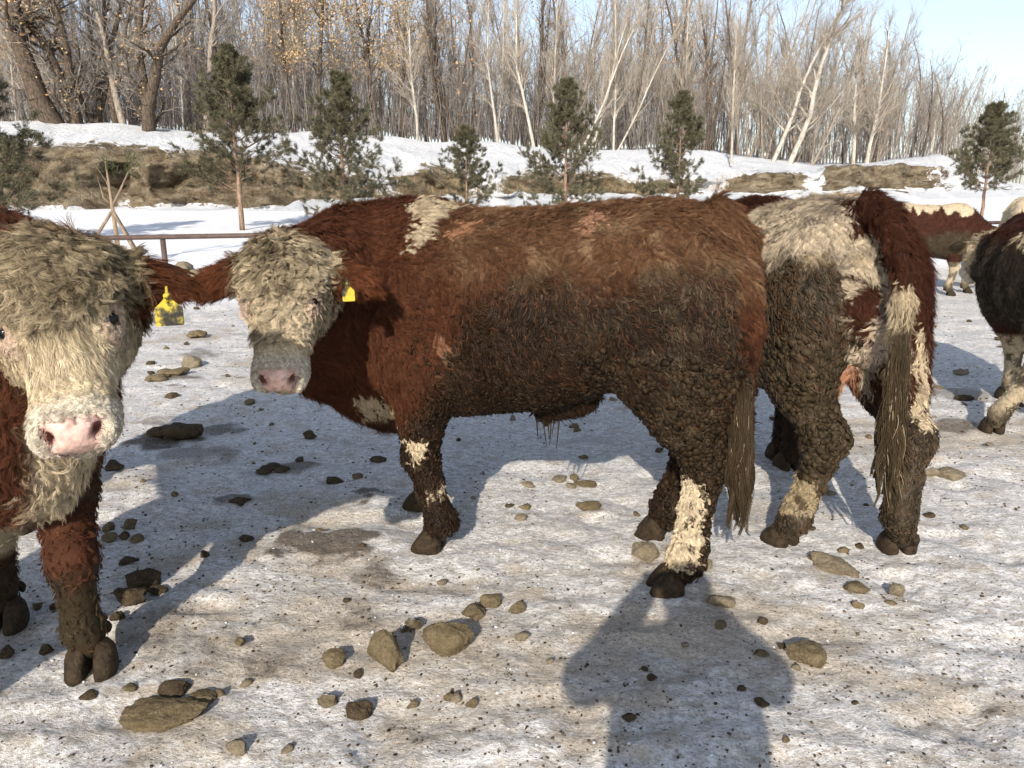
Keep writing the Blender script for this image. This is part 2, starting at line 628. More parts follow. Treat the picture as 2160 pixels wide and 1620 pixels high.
class Cow:
    def __init__(s, name, loc, head_dir, label, voxel=0.013):
        """head_dir: angle of the animal's forward direction in the world's x-y plane"""
        s.root = empty(name, (loc[0], loc[1], 0), head_dir)
        tag(s.root, label, 'cow', 'cattle in the snowy pen')
        s.rz, s.loc = head_dir, np.array([loc[0], loc[1], 0.0])
        c, n = math.cos(head_dir), math.sin(head_dir)
        s.R = np.array([[c, -n, 0], [n, c, 0], [0, 0, 1]])
        s.h = voxel
        s.camL = s.L(np.array([0, 0, CAMZ]))
    def L(s, p): return s.R.T @ (np.asarray(p, float) - s.loc)
    def Ld(s, d): return s.R.T @ np.asarray(d, float)
    def px(s, px_, py_, axis, val):
        """where a sight line meets a plane of the animal's own frame"""
        d = s.Ld(ray(px_, py_)); o = s.camL
        k = (val - o[axis]) / d[axis]
        return o + d * k
    def poly(s, pts, axis, val):
        q = np.array([s.px(a, b, axis, val) for a, b in pts])
        return np.delete(q, axis, 1)
    def build(s, tor, fl, fr, hl, hr, poll, muz, lat, tail, ear_l, ear_r, neck=None, hs=1.0, lo=(-1.15, -0.62, -0.02), hi=(1.5, 1.15, 1.75), extra=None, thigh=1.0, eyes=True):
        """fl.. : hoof position (x, y) and optional joint offsets; all in the animal's frame"""
        Fd = Field(lo, hi, s.h)
        xs, top, bot, wid = (np.array(v, float) for v in zip(*tor))
        Fd.torso(xs, top, bot, wid, 0.03)
        s.hoofs = []
        s.legline = []
        for (leg, sd) in ((fl, 1), (fr, -1)):
            x, y, tx, ty = leg['hoof'] + (1.0, 0.0)
            kx, ky = leg.get('knee', (x + 0.01, y)); kz = leg.get('kz', 0.42)
            ex, ey = leg.get('elbow', (x - 0.03, 0.17 * sd)); ez = 0.74
            fx, fy, fz = leg.get('fet', (x - 0.045, y, 0.135))
            hz = leg.get('z', 0.0)
            j = [np.array(p, float) for p in ((ex + 0.10, ey * 0.95, 1.0), (ex, ey, ez), (kx, ky, kz), (fx, fy, fz + hz), (x - 0.022, y, 0.085 + hz))]
            Fd.cap(j[0], j[1], 0.155, 0.115, 0.08)
            Fd.cap((ex + 0.02, ey * 1.05, 1.12), (ex + 0.14, ey * 1.0, 0.86), 0.12, 0.12, 0.08)
            Fd.cap(j[1], (j[1] + j[2]) / 2, 0.118, 0.088, 0.06)
            Fd.cap((j[1] + j[2]) / 2, j[2], 0.084, 0.070, 0.04)
            m = (j[2] + j[3]) / 2
            Fd.cap(j[2], m, 0.068, 0.050, 0.03); Fd.cap(m, j[3], 0.050, 0.062, 0.02)
            Fd.cap(j[3], j[4], 0.056, 0.046, 0.03)
            s.legline += [(j[i], j[i + 1]) for i in range(4)]
            s.hoofs.append((np.array([x, y, hz]), leg.get('dir', (1, 0, 0)), leg.get('up', (0, 0, 1))))
        for (leg, sd) in ((hl, 1), (hr, -1)):
            x, y = leg['hoof']
            hx, hy, hz_ = leg.get('hock', (x - 0.15, y, 0.54))
            sx, sy, sz = leg.get('stifle', (x + 0.10, 0.17 * sd, 0.86))
            px_, py_, pz = leg.get('hip', (x - 0.06, 0.13 * sd, 1.16))
            fx, fy, fz = leg.get('fet', (x - 0.055, y, 0.15))
            hz = leg.get('z', 0.0)
            hip, sti, hock, fet, hf = (np.array(p, float) for p in ((px_, py_, pz), (sx, sy, sz), (hx, hy, hz_), (fx, fy, fz + hz), (x - 0.025, y, 0.085 + hz)))
            tb = leg.get('tb', 0.0)
            Fd.ell((hip + sti) / 2 + np.array([-0.06 + tb, 0.01 * sd, 0.02]), np.eye(3), (0.25 * thigh, 0.125 * thigh, 0.34), 0.1)
            Fd.cap(hip + np.array([-0.14 + tb, 0, 0.0]), (hock + sti) / 2 + np.array([-0.09, 0, 0.06]), 0.13, 0.085, 0.1)
            Fd.cap(sti, (sti + hock) / 2, 0.125, 0.10, 0.08)
            Fd.cap((sti + hock) / 2, hock, 0.098, 0.072, 0.06)
            Fd.cap(hock + np.array([-0.035, 0, 0.035]), hock, 0.045, 0.06, 0.04)
            m = (hock + fet) / 2
            Fd.cap(hock, m, 0.070, 0.055, 0.03); Fd.cap(m, fet, 0.055, 0.064, 0.02)
            Fd.cap(fet, hf, 0.058, 0.047, 0.03)
            s.legline += [(sti, hock), (hock, fet), (fet, hf)]
            s.hoofs.append((np.array([x, y, hz]), leg.get('dir', (1, 0, 0)), leg.get('up', (0, 0, 1))))
        # head frame: s along the face (poll to muzzle), l to its left, n out of the forehead
        poll = np.asarray(poll, float); muz = np.asarray(muz, float)
        S = unit(muz - poll); Lt = unit(np.asarray(lat, float) - S * (np.asarray(lat, float) @ S)); Nf = np.cross(S, Lt)
        s.HR, s.H0, s.hs = np.stack([S, Lt, Nf]), poll, hs
        def H(a, b, c): return poll + hs * (S * a + Lt * b + Nf * c)
        s.H = H
        # neck
        nk = neck or {}
        w0 = np.array(nk.get('top', (0.50, 0, 1.22))); b0 = np.array(nk.get('low', (0.62, 0, 0.86)))
        t1, t2 = H(0.02, 0, -0.13), H(0.16, 0, -0.20)
        mid = nk.get('mid')
        if mid is not None:
            mt, ml = np.array(mid[0]), np.array(mid[1])
            Fd.chain([w0, mt, t1], [0.20, 0.165, 0.12], 0.10)
            Fd.chain([b0, ml, t2], [0.22, 0.175, 0.10], 0.12)
            Fd.chain([(w0 + b0) / 2, (mt + ml) / 2, (t1 + t2) / 2], [0.25, 0.20, 0.125], 0.08)
        else:
            Fd.cap(w0, t1, 0.20, 0.12, 0.10)
            Fd.cap(b0, t2, 0.22, 0.10, 0.12)
            Fd.cap((w0 + b0) / 2, (t1 + t2) / 2, 0.25, 0.13, 0.08)
        if nk.get('dewlap') is not None:
            Fd.chain([np.array(p) for p in nk['dewlap'][0]], nk['dewlap'][1], 0.08)
        # head
        Fd.ell(H(0.08, 0, -0.05), s.HR, np.array((0.15, 0.128, 0.125)) * hs, 0.05)
        Fd.ell(H(-0.01, 0, -0.045), s.HR, np.array((0.08, 0.10, 0.085)) * hs, 0.05)
        Fd.cap(H(0.12, 0, -0.045), H(0.42, 0, -0.035), 0.098 * hs, 0.068 * hs, 0.06, w=Lt, fac=1.12)
        Fd.ell(H(0.445, 0, -0.035), s.HR, np.array((0.070, 0.092, 0.068)) * hs, 0.05)
        Fd.ell(H(0.462, 0, -0.098), s.HR, np.array((0.044, 0.058, 0.034)) * hs, 0.02)
        Fd.ell(H(0.47, 0, 0.0), s.HR, np.array((0.045, 0.072, 0.036)) * hs, 0.03)
        Fd.cap(H(0.10, 0, -0.15), H(0.43, 0, -0.095), 0.085 * hs, 0.052 * hs, 0.07)
        for sd in (-1, 1):
            Fd.ell(H(0.14, 0.075 * sd, -0.12), s.HR, np.array((0.12, 0.045, 0.085)) * hs, 0.06)
            Fd.cap(H(0.13, 0.108 * sd, 0.0), H(0.21, 0.104 * sd, -0.005), 0.034 * hs, 0.03 * hs, 0.04)
            Fd.ell(H(0.485, 0.056 * sd, 0.0), s.HR, np.array((0.036, 0.034, 0.036)) * hs, 0.03)
        for sd in (-1, 1):
            # slanting comma-shaped nostrils on the front of the muzzle, and eye sockets
            ax1 = unit((S - Nf) * 0.75 - Lt * 0.55 * sd); ax3 = unit(S + Nf); ax2 = unit(np.cross(ax3, ax1))
            Fd.ell(H(0.490, 0.054 * sd, 0.020), np.stack([ax1, ax2, ax3]), np.array((0.032, 0.0155, 0.030)) * hs, 0.010, cut=True)
            Fd.ell(H(0.19, 0.146 * sd, 0.012), s.HR, np.array((0.032, 0.022, 0.022)) * hs, 0.015, cut=True)
        # mouth line
        Fd.cap(H(0.505, -0.05, -0.078), H(0.505, 0.05, -0.078), 0.009, 0.009, 0.008, cut=True)
        s.ears = []
        for e, sd in ((ear_l, 1), (ear_r, -1)):
            if e is None: continue
            a = H(0.035, 0.115 * sd, -0.06); tip = np.asarray(e['tip'], float)
            d = unit(tip - a); flat = unit(e.get('flat', Nf)); ln_ = np.linalg.norm(tip - a)
            Fd.cap(a, a + d * ln_ * 0.3, 0.04, 0.062, 0.03, w=flat, fac=0.5)
            Fd.cap(a + d * ln_ * 0.3, a + d * ln_ * 0.62, 0.066, 0.058, 0.02, w=flat, fac=0.42)
            Fd.cap(a + d * ln_ * 0.62, tip - d * 0.02, 0.058, 0.022, 0.02, w=flat, fac=0.42)
            s.ears.append((a, tip, flat, sd))
        # tail
        if tail is not None:
            Fd.chain([np.array(p, float) for p in tail[0]], tail[1], 0.03)
        if extra: extra(Fd, H)
        V, Q = Fd.mesh()
        V = relax(V, Q, 2, 0.45)
        # slight unevenness of the flesh
        _, vn = quad_normals(V, Q)
        V = V + vn * (0.006 * fbm(V * 6.0, 5, 3))[:, None]
        V[:, 2] = np.maximum(V[:, 2], 0.04)
        s.V, s.Q = V, Q
        s.vn = quad_normals(V, Q)[1]
        return s
    def hc(s, P):
        """head coordinates and a 0..1 weight of being on the head"""
        q = (P - s.H0) @ s.HR.T / s.hs
        on = sstep(-0.10, -0.03, q[:, 0]) * (1 - sstep(0.58, 0.62, q[:, 0])) * sstep(-0.27, -0.20, q[:, 2] - 0.12 * (q[:, 0] - 0.2)) * (1 - sstep(0.17, 0.21, np.abs(q[:, 1])))
        return q, on
    def on_ear(s, P):
        w = np.zeros(len(P))
        for a, tip, flat, sd in s.ears:
            ab = tip - a
            t = np.clip((P - a) @ ab / (ab @ ab), 0, 1)
            d = np.linalg.norm(P - a - t[:, None] * ab, axis=1)
            w = np.maximum(w, (d < 0.085) * sstep(0.16, 0.30, (P - a) @ ab / (ab @ ab)))
        return w
    def skin(s, coat):
        """coat(P, N, q, on) -> dict(col, wet)"""
        q, on = s.hc(s.V)
        d = coat(s.V, s.vn, q, on)
        s.coat = coat
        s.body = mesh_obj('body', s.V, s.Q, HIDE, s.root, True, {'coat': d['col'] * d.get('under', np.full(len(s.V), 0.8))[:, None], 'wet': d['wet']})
        for p, dr, up in s.hoofs:
            dr = unit(np.array(dr, float)); up = unit(np.array(up, float)); lt = unit(np.cross(up, dr)); dr = np.cross(lt, up)
            mb = MB()
            for sd in (-1, 1):
                f2 = unit(dr + lt * 0.10 * sd)
                claw(mb, p + up * 0.004 + dr * 0.012, f2, lt, sd, 1.05, up)
            # dew claws at the back
            for sd in (-1, 1):
                c0 = p - dr * 0.075 + lt * 0.028 * sd + up * 0.10
                mb.tube([c0 + up * 0.02, c0 - dr * 0.012, c0 - dr * 0.02 - up * 0.02], [0.014, 0.016, 0.006], 8)
            mb.build('hoof', HOOF, s.root)
        for sd in (-1, 1):
            c = s.H(0.19, 0.121 * sd, 0.008)
            V, Fc = ICO3
            mesh_obj('eye', V * getattr(s, 'eye_r', 0.019) * s.hs + c, Fc, EYE, s.root)
    def fur(s, name, nlocks, K, weight, params, seed, npt=7, conv=0.85, jit=0.12, back=0.12, muddy=None):
        rng = np.random.default_rng(seed)
        cV = s.V[s.Q].mean(1)
        nf, _ = quad_normals(s.V, s.Q)
        fn = unit(nf)
        q, on = s.hc(cV)
        w = weight(cV, fn, q, on)
        if muddy is not None:
            mm = s.coat(cV, fn, q, on)['mud'] * (1 - on)
            w = w * (sstep(0.25, 0.6, mm) if muddy else 1 - 0.97 * sstep(0.40, 0.75, mm))
        facing = (fn * unit(s.camL - cV)).sum(1)
        w = w * (back + (1 - back) * sstep(-0.35, -0.05, facing))
        P, Nn, tot = sample_surface(s.V, s.Q, w, nlocks, rng)
        q, on = s.hc(P)
        d = s.coat(P + rng.normal(size=P.shape) * 0.011, Nn, q, on)
        p = params(P, Nn, q, on, d, rng)
        return grow(name, s.root, P, Nn, p['flow'], p['len'], p['lift'], p['curl'], p['turns'], p['rad'], p['spread'], K, p.get('col', d['col']), d['wet'], rng, npt, conv, 1.0, jit, WETFUR if muddy else None)

def tail_switch(c, axis, w0, w1, n, colf, seed, name='tail_switch', rad=0.0012, wave=0.012, groups=26, wet=0.3):
    """long hanging hairs round a tail; they gather into stringy ends"""
    rng = np.random.default_rng(seed)
    A = np.array(axis, float)
    tt = np.linspace(0, 1, 14)
    seg = np.linspace(0, 1, len(A))
    st = rng.random(n) ** 1.1 * 0.70
    en = np.clip(rng.normal(0.93, 0.10, n), st + 0.25, 1.08)
    g = rng.integers(0, groups, n)
    ga = rng.uniform(0, 2 * math.pi, groups); gr = np.sqrt(rng.random(groups)); ge = rng.uniform(0.80, 1.08, groups)
    en = np.minimum(en, ge[g])
    th = rng.uniform(0, 2 * math.pi, n); r0 = np.sqrt(rng.random(n))
    T = st[:, None] + (en - st)[:, None] * tt[None]
    C = np.stack([np.interp(T, seg, A[:, i]) for i in range(3)], -1)
    ex = np.minimum(T, 1) - T
    C[..., 2] += ex * 0.3
    W = w0 + (w1 - w0) * np.clip(T, 0, 1)
    env = np.minimum(1, 0.35 + 1.6 * tt)[None] * W
    pull = sstep(0.35, 0.95, tt)[None]
    ox = (1 - pull) * (r0 * np.cos(th))[:, None] + pull * ((gr * np.cos(ga))[g][:, None] + 0.10 * (r0 * np.cos(th))[:, None])
    oy = (1 - pull) * (r0 * np.sin(th))[:, None] + pull * ((gr * np.sin(ga))[g][:, None] + 0.10 * (r0 * np.sin(th))[:, None])
    wv = wave * np.sin(T * 26 + ga[g][:, None] * 3) * tt[None]
    P = C + np.stack([env * ox + wv * 0.6, env * oy + wv * 0.6, 0 * T], -1)
    col = colf(T.mean(1), rng) * rng.uniform(0.6, 1.35, (n, 1)) * (0.7 + 0.6 * rng.random(groups))[g][:, None]
    rd = rad * rng.uniform(0.7, 1.2, (n, 1)) * (1 - 0.6 * tt[None] ** 2)
    return make_hair(name, c.root, P, rd, np.clip(col, 0.004, 0.9), np.full(n, wet))

def ear_tag(c, top, dirn, nrm, w, h, dirt_seed=1):
    """yellow plastic tag: shouldered plate with a rounded neck and a stud"""
    top = np.asarray(top, float); d = unit(dirn); nr = np.asarray(nrm, float); nr = unit(nr - d * (nr @ d)); lt = np.cross(nr, d)
    out = [(-0.10, 0.0), (-0.14, 0.16), (-0.30, 0.30), (-0.47, 0.42), (-0.50, 0.50), (-0.50, 0.94), (-0.46, 1.0), (0.46, 1.0), (0.50, 0.94), (0.50, 0.50), (0.47, 0.42), (0.30, 0.30), (0.14, 0.16), (0.10, 0.0)]
    V, Fc = [], []
    for z in (-0.0011, 0.0011):
        for x_, y_ in out:
            bend = 0.12 * h * (y_ ** 2)
            V.append(top + lt * x_ * w + d * y_ * h + nr * (z + bend * 0.25))
    n = len(out)
    Fc = [tuple(range(n))[::-1], tuple(range(n, 2 * n))] + [(i, (i + 1) % n, n + (i + 1) % n, n + i) for i in range(n)]
    o = mesh_obj('ear_tag', V, Fc, TAGMAT, c.root, False)
    mb = MB()
    mb.tube([top + d * 0.004 - nr * 0.012, top + d * 0.004 + nr * 0.010], [0.006, 0.008], 10)
    mb.tube([top + d * 0.02, top - d * 0.006 + nr * 0.004, top - d * 0.016 - nr * 0.004], [0.004, 0.0035, 0.003], 8)
    mb.build('tag_stud', TAGMAT, o)
    return o
def mat_tag():
    m, nt, b = new_mat('tag_plastic', 0.45, 0.4)
    v = objvec(nt)
    n = noise(nt, v, 24, 6, 0.62)
    c = ramp(nt, n, [(0.43, (0.52, 0.38, 0.03)), (0.50, (0.12, 0.10, 0.03)), (0.57, (0.02, 0.017, 0.012))])
    nt.links.new(c.outputs[0], b.inputs['Base Color'])
    return m
TAGMAT = mat_tag()
# ------------------------------------------------------------------ ground: one sheet, fine near the camera, to the horizon
def z_field(x, y):
    return 1.35 * (1 - np.exp(-np.maximum(0, y - 13.0) / 22.0))

def fence_y(x):
    return 11.6 + 0.36 * x

STAINS = [(690, 1155, 0.30, 0.13, 0.9), (740, 1140, 0.18, 0.09, 0.8), (350, 930, 0.30, 0.16, 0.8), (470, 905, 0.25, 0.10, 0.6), (800, 1225, 0.16, 0.10, 0.55), (420, 960, 0.4, 0.12, 0.5), (330, 890, 0.25, 0.1, 0.5),
          (760, 1320, 0.10, 0.06, 0.5), (1180, 1110, 0.22, 0.10, 0.35), (420, 750, 0.35, 0.2, 0.5), (370, 800, 0.3, 0.12, 0.6), (1690, 900, 0.3, 0.15, 0.6), (2020, 830, 0.5, 0.2, 0.5), (2000, 900, 0.4, 0.15, 0.6),
          (310, 1330, 0.25, 0.18, 0.45), (420, 1390, 0.2, 0.1, 0.45), (620, 990, 0.2, 0.08, 0.6), (500, 1060, 0.15, 0.06, 0.6), (1240, 930, 0.3, 0.1, 0.35), (760, 1420, 0.12, 0.06, 0.4), (560, 1400, 0.15, 0.1, 0.5)]

def build_ground():
    ys = [-9.0, -6, -4, -2.5, -1.5, -0.8, -0.3, 0.1, 0.4, 0.6, 0.75]
    y = 0.85
    while y < 17:
        ys.append(y); y += 0.0062 * y + 0.0045
    while y < 900:
        y *= 1.045
        ys.append(y)
    ys = np.array(ys)
    fine = np.linspace(-0.80, 0.80, 440)
    out = 0.80 * 1.16 ** np.arange(1, 34)
    r = np.concatenate([-out[::-1], fine, out])
    w = np.maximum(ys, 0.9) + 0.25
    X = r[None, :] * w[:, None]
    Y = np.repeat(ys[:, None], len(r), 1)
    P = np.stack([X.ravel(), Y.ravel(), np.zeros(X.size)], 1)
    pen = sstep(0.6, -0.8, P[:, 1] - fence_y(P[:, 0]) + 0.7 * fbm(P * 0.8, 600, 3))
    near = sstep(26, 10, np.abs(P[:, 1])) * (np.abs(P[:, 0]) < 25)
    z = z_field(P[:, 0], P[:, 1])
    st = np.array([1.0, 1.6, 1.0])
    rid = 1 - np.abs(fbm(P * 2.3 * st, 612, 4)) * 2
    n_mid, n_fine = fbm(P * 7 * st, 613, 4), fbm(P * 26, 614, 3)
    relief = 0.018 * fbm(P * 1.1, 611, 4) + 0.013 * rid + 0.016 * n_mid + 0.0075 * n_fine * sstep(7, 3, np.abs(P[:, 1]))
    hoofs = np.maximum(0, vnoise(P * 5.2, 617) - 0.42) * 0.045       # trampled dents
    z = z + near * (pen * (relief - hoofs) + (1 - pen) * (0.10 * fbm(P * 0.35, 615, 3) + 0.02 * fbm(P * 2.0, 616, 3) + 0.05))
    # dirt
    d = sstep(-0.05, 0.55, fbm(P * 0.9, 620, 4) + 0.5 * fbm(P * st * 3.5, 621, 4) - 0.02) * 0.5
    d = d + 0.35 * sstep(0.1, 0.5, fbm(P * st * 9, 622, 4))
    dark = np.zeros(len(P))
    for px_, py_, rx, ry, a in STAINS:
        c = gnd(px_, py_)
        q = np.sqrt(((P[:, 0] - c[0]) / rx) ** 2 + ((P[:, 1] - c[1]) / (ry * 1.6)) ** 2) + 0.55 * fbm(P * 11, 625, 4)
        dark = np.maximum(dark, a * sstep(1.0, 0.35, q))
    dark = np.maximum(dark, 0.75 * sstep(0.44, 0.62, fbm(P * st * 2.6, 627, 5)))
    z = z + near * pen * dark * 0.012
    nr, nc = X.shape
    i = np.arange(nr - 1)[:, None] * nc + np.arange(nc - 1)[None]
    Q = np.stack([i, i + 1, i + nc + 1, i + nc], -1).reshape(-1, 4)
    V = np.stack([P[:, 0], P[:, 1], z], 1)
    o = mesh_obj('ground', V, Q, GROUND, None, True, {'pen': pen, 'dirt': np.clip(d, 0, 1), 'dark': dark})
    tag(o, kind='structure')
    # height lookup in the pen
    build_ground.ys, build_ground.r, build_ground.Z = ys, r, z.reshape(nr, nc)
    return o

def gz(x, y):
    ys, r, Z = build_ground.ys, build_ground.r, build_ground.Z
    j = int(np.clip(np.searchsorted(ys, y), 1, len(ys) - 1))
    t = (y - ys[j - 1]) / (ys[j] - ys[j - 1])
    def row(k):
        w = max(ys[k], 0.9) + 0.25
        return np.interp(x / w, r, Z[k])
    return row(j - 1) * (1 - t) + row(j) * t

def mat_ground():
    m, nt, b = new_mat('icy_snow', 0.62, 0.3)
    p = geopos(nt)
    mp = nt.nodes.new('ShaderNodeMapping')
    mp.inputs['Scale'].default_value = (1.0, 1.7, 1.0)
    mp.inputs['Rotation'].default_value = (0, 0, 0.35)
    nt.links.new(p, mp.inputs[0]); v = mp.outputs[0]
    n1, n2, n3, n4 = noise(nt, v, 5, 6, 0.62, 0.6), noise(nt, v, 22, 6, 0.68, 0.4), noise(nt, p, 75, 5, 0.7), noise(nt, p, 230, 3, 0.7)
    ice = ramp(nt, n2, [(0.30, (0.40, 0.37, 0.33)), (0.44, (0.60, 0.58, 0.55)), (0.62, (0.82, 0.81, 0.80))]).outputs[0]
    grit = ramp(nt, n3, [(0.36, (0.28, 0.23, 0.18)), (0.50, (1.0, 1.0, 1.0))]).outputs[0]
    c = mix(nt, 0.55, ice, mix(nt, 1.0, ice, grit, 'MULTIPLY'))
    # tan staining
    dsum = nt.nodes.new('ShaderNodeMath'); dsum.operation = 'MULTIPLY_ADD'
    nt.links.new(n1, dsum.inputs[0]); dsum.inputs[1].default_value = 0.9; nt.links.new(attr(nt, 'dirt', 'Fac'), dsum.inputs[2])
    tf = ramp(nt, dsum.outputs[0], [(0.55, 0.0), (1.25, 0.8)]).outputs[0]
    tan = ramp(nt, n3, [(0.35, (0.27, 0.215, 0.15)), (0.65, (0.56, 0.48, 0.38))]).outputs[0]
    c = mix(nt, tf, c, tan)
    fl = ramp(nt, noise(nt, v, 48, 5, 0.7, 0.5), [(0.48, 0.0), (0.63, 0.75)]).outputs[0]
    c = mix(nt, fl, c, (0.36, 0.305, 0.24))
    # dark dung stains
    ds = nt.nodes.new('ShaderNodeMath'); ds.operation = 'MULTIPLY_ADD'
    nt.links.new(n2, ds.inputs[0]); ds.inputs[1].default_value = 0.7; nt.links.new(attr(nt, 'dark', 'Fac'), ds.inputs[2])
    df = ramp(nt, ds.outputs[0], [(0.62, 0.0), (1.05, 0.9)]).outputs[0]
    c = mix(nt, df, c, ramp(nt, n3, [(0.3, (0.045, 0.030, 0.018)), (0.7, (0.16, 0.12, 0.08))]).outputs[0])
    # crumbs and grains
    vo = nt.nodes.new('ShaderNodeTexVoronoi'); vo.inputs['Scale'].default_value = 52; nt.links.new(p, vo.inputs['Vector'])
    cr = ramp(nt, vo.outputs['Distance'], [(0.13, 1.0), (0.20, 0.0)]).outputs[0]
    gate = ramp(nt, noise(nt, p, 9, 3), [(0.42, 0.0), (0.54, 1.0)]).outputs[0]
    c = mix(nt, mix(nt, 1.0, cr, gate, 'MULTIPLY'), c, (0.06, 0.043, 0.028))
    vw = nt.nodes.new('ShaderNodeTexVoronoi'); vw.inputs['Scale'].default_value = 85; nt.links.new(p, vw.inputs['Vector'])
    cw = ramp(nt, vw.outputs['Distance'], [(0.12, 0.9), (0.2, 0.0)]).outputs[0]
    c = mix(nt, mix(nt, 1.0, cw, ramp(nt, n1, [(0.5, 0.0), (0.62, 1.0)]).outputs[0], 'MULTIPLY'), c, (0.86, 0.86, 0.86))
    snow = ramp(nt, noise(nt, p, 3, 4), [(0.3, (0.78, 0.79, 0.81)), (0.7, (0.88, 0.88, 0.88))]).outputs[0]
    c = mix(nt, attr(nt, 'pen', 'Fac'), snow, c)
    nt.links.new(c, b.inputs['Base Color'])
    rr = ramp(nt, n2, [(0.4, 0.75), (0.7, 0.42)]); nt.links.new(rr.outputs[0], b.inputs['Roughness'])
    h = nt.nodes.new('ShaderNodeMath'); h.operation = 'MULTIPLY_ADD'
    nt.links.new(n3, h.inputs[0]); h.inputs[1].default_value = 0.5; nt.links.new(n2, h.inputs[2])
    h2 = nt.nodes.new('ShaderNodeMath'); h2.operation = 'MULTIPLY_ADD'
    nt.links.new(n4, h2.inputs[0]); h2.inputs[1].default_value = 0.22; nt.links.new(h.outputs[0], h2.inputs[2])
    bump(nt, b, h2.outputs[0], 0.7, 0.016)
    return m
GROUND = mat_ground()
build_ground()

# ------------------------------------------------------------------ the cut earth bank with snow on top
def mat_bank():
    m, nt, b = new_mat('bank_earth_and_snow', 0.9, 0.1)
    p = geopos(nt)
    mp = nt.nodes.new('ShaderNodeMapping'); mp.inputs['Scale'].default_value = (0.6, 0.6, 1.5); nt.links.new(p, mp.inputs[0])
    st = noise(nt, mp.outputs[0], 1.5, 8, 0.72, 0.8)
    n2 = noise(nt, p, 5, 6, 0.7)
    earth = ramp(nt, st, [(0.32, (0.07, 0.052, 0.034)), (0.44, (0.17, 0.13, 0.083)), (0.55, (0.32, 0.26, 0.175)), (0.70, (0.44, 0.37, 0.265))]).outputs[0]
    earth = mix(nt, 0.8, earth, ramp(nt, n2, [(0.3, (0.5, 0.5, 0.5)), (0.7, (1.15, 1.15, 1.15))]).outputs[0], 'MULTIPLY')
    n3 = noise(nt, p, 2.2, 6, 0.7, 0.8)
    e = nt.nodes.new('ShaderNodeMath'); e.operation = 'MULTIPLY_ADD'
    nt.links.new(n3, e.inputs[0]); e.inputs[1].default_value = 1.1; nt.links.new(attr(nt, 'earth', 'Fac'), e.inputs[2])
    f = ramp(nt, e.outputs[0], [(0.93, 0.0), (1.0, 1.0)]).outputs[0]
    snow = ramp(nt, noise(nt, p, 1.5, 4), [(0.3, (0.76, 0.78, 0.81)), (0.7, (0.87, 0.87, 0.87))]).outputs[0]
    c = mix(nt, f, snow, earth)
    nt.links.new(c, b.inputs['Base Color'])
    bump(nt, b, n2, 1.0, 0.30)
    return m
BANK = mat_bank()
B_px = np.array([-700, 0, 250, 420, 560, 650, 800, 1000, 1200, 1450, 1520, 1560, 1685, 1705, 1728, 1745, 1850, 1985, 2060, 2160, 2500, 2900], float)
B_Y = np.array([30, 30, 30, 30, 30, 31, 32, 33.5, 35, 37, 37.6, 38, 39.4, 39.6, 39.9, 40, 42, 45, 47.5, 52, 66, 80], float)
B_yb = np.array([442, 440, 443, 441, 440, 424, 415, 414, 413, 412, 411, 410, 408, 407, 406, 404, 403, 401, 402, 402, 400, 400], float)
B_yt = np.array([330, 332, 338, 334, 348, 362, 372, 376, 379, 381, 379, 375, 372, 372, 364, 356, 352, 352, 384, 397, 398, 398], float)
B_yc = np.array([250, 254, 258, 278, 284, 280, 292, 303, 314, 319, 323, 327, 341, 343, 345, 345, 343, 329, 368, 392, 396, 396], float)
B_e = np.array([1, 1, 1, 1, 1, 1, .95, .95, 0.95, .85, 0.25, .6, .75, 0.2, 0.25, 0.8, 1, .75, 0.1, 0, 0, 0], float)
def bank_z(px_, py_, Y):
    r = ray(px_, py_)
    return CAMZ + Y * r[2] / r[1], Y * r[0] / r[1]
def bank_col(px_):
    f = lambda a: float(np.interp(px_, B_px, a))
    return f(B_Y), f(B_yb), f(B_yt), f(B_yc), f(B_e)
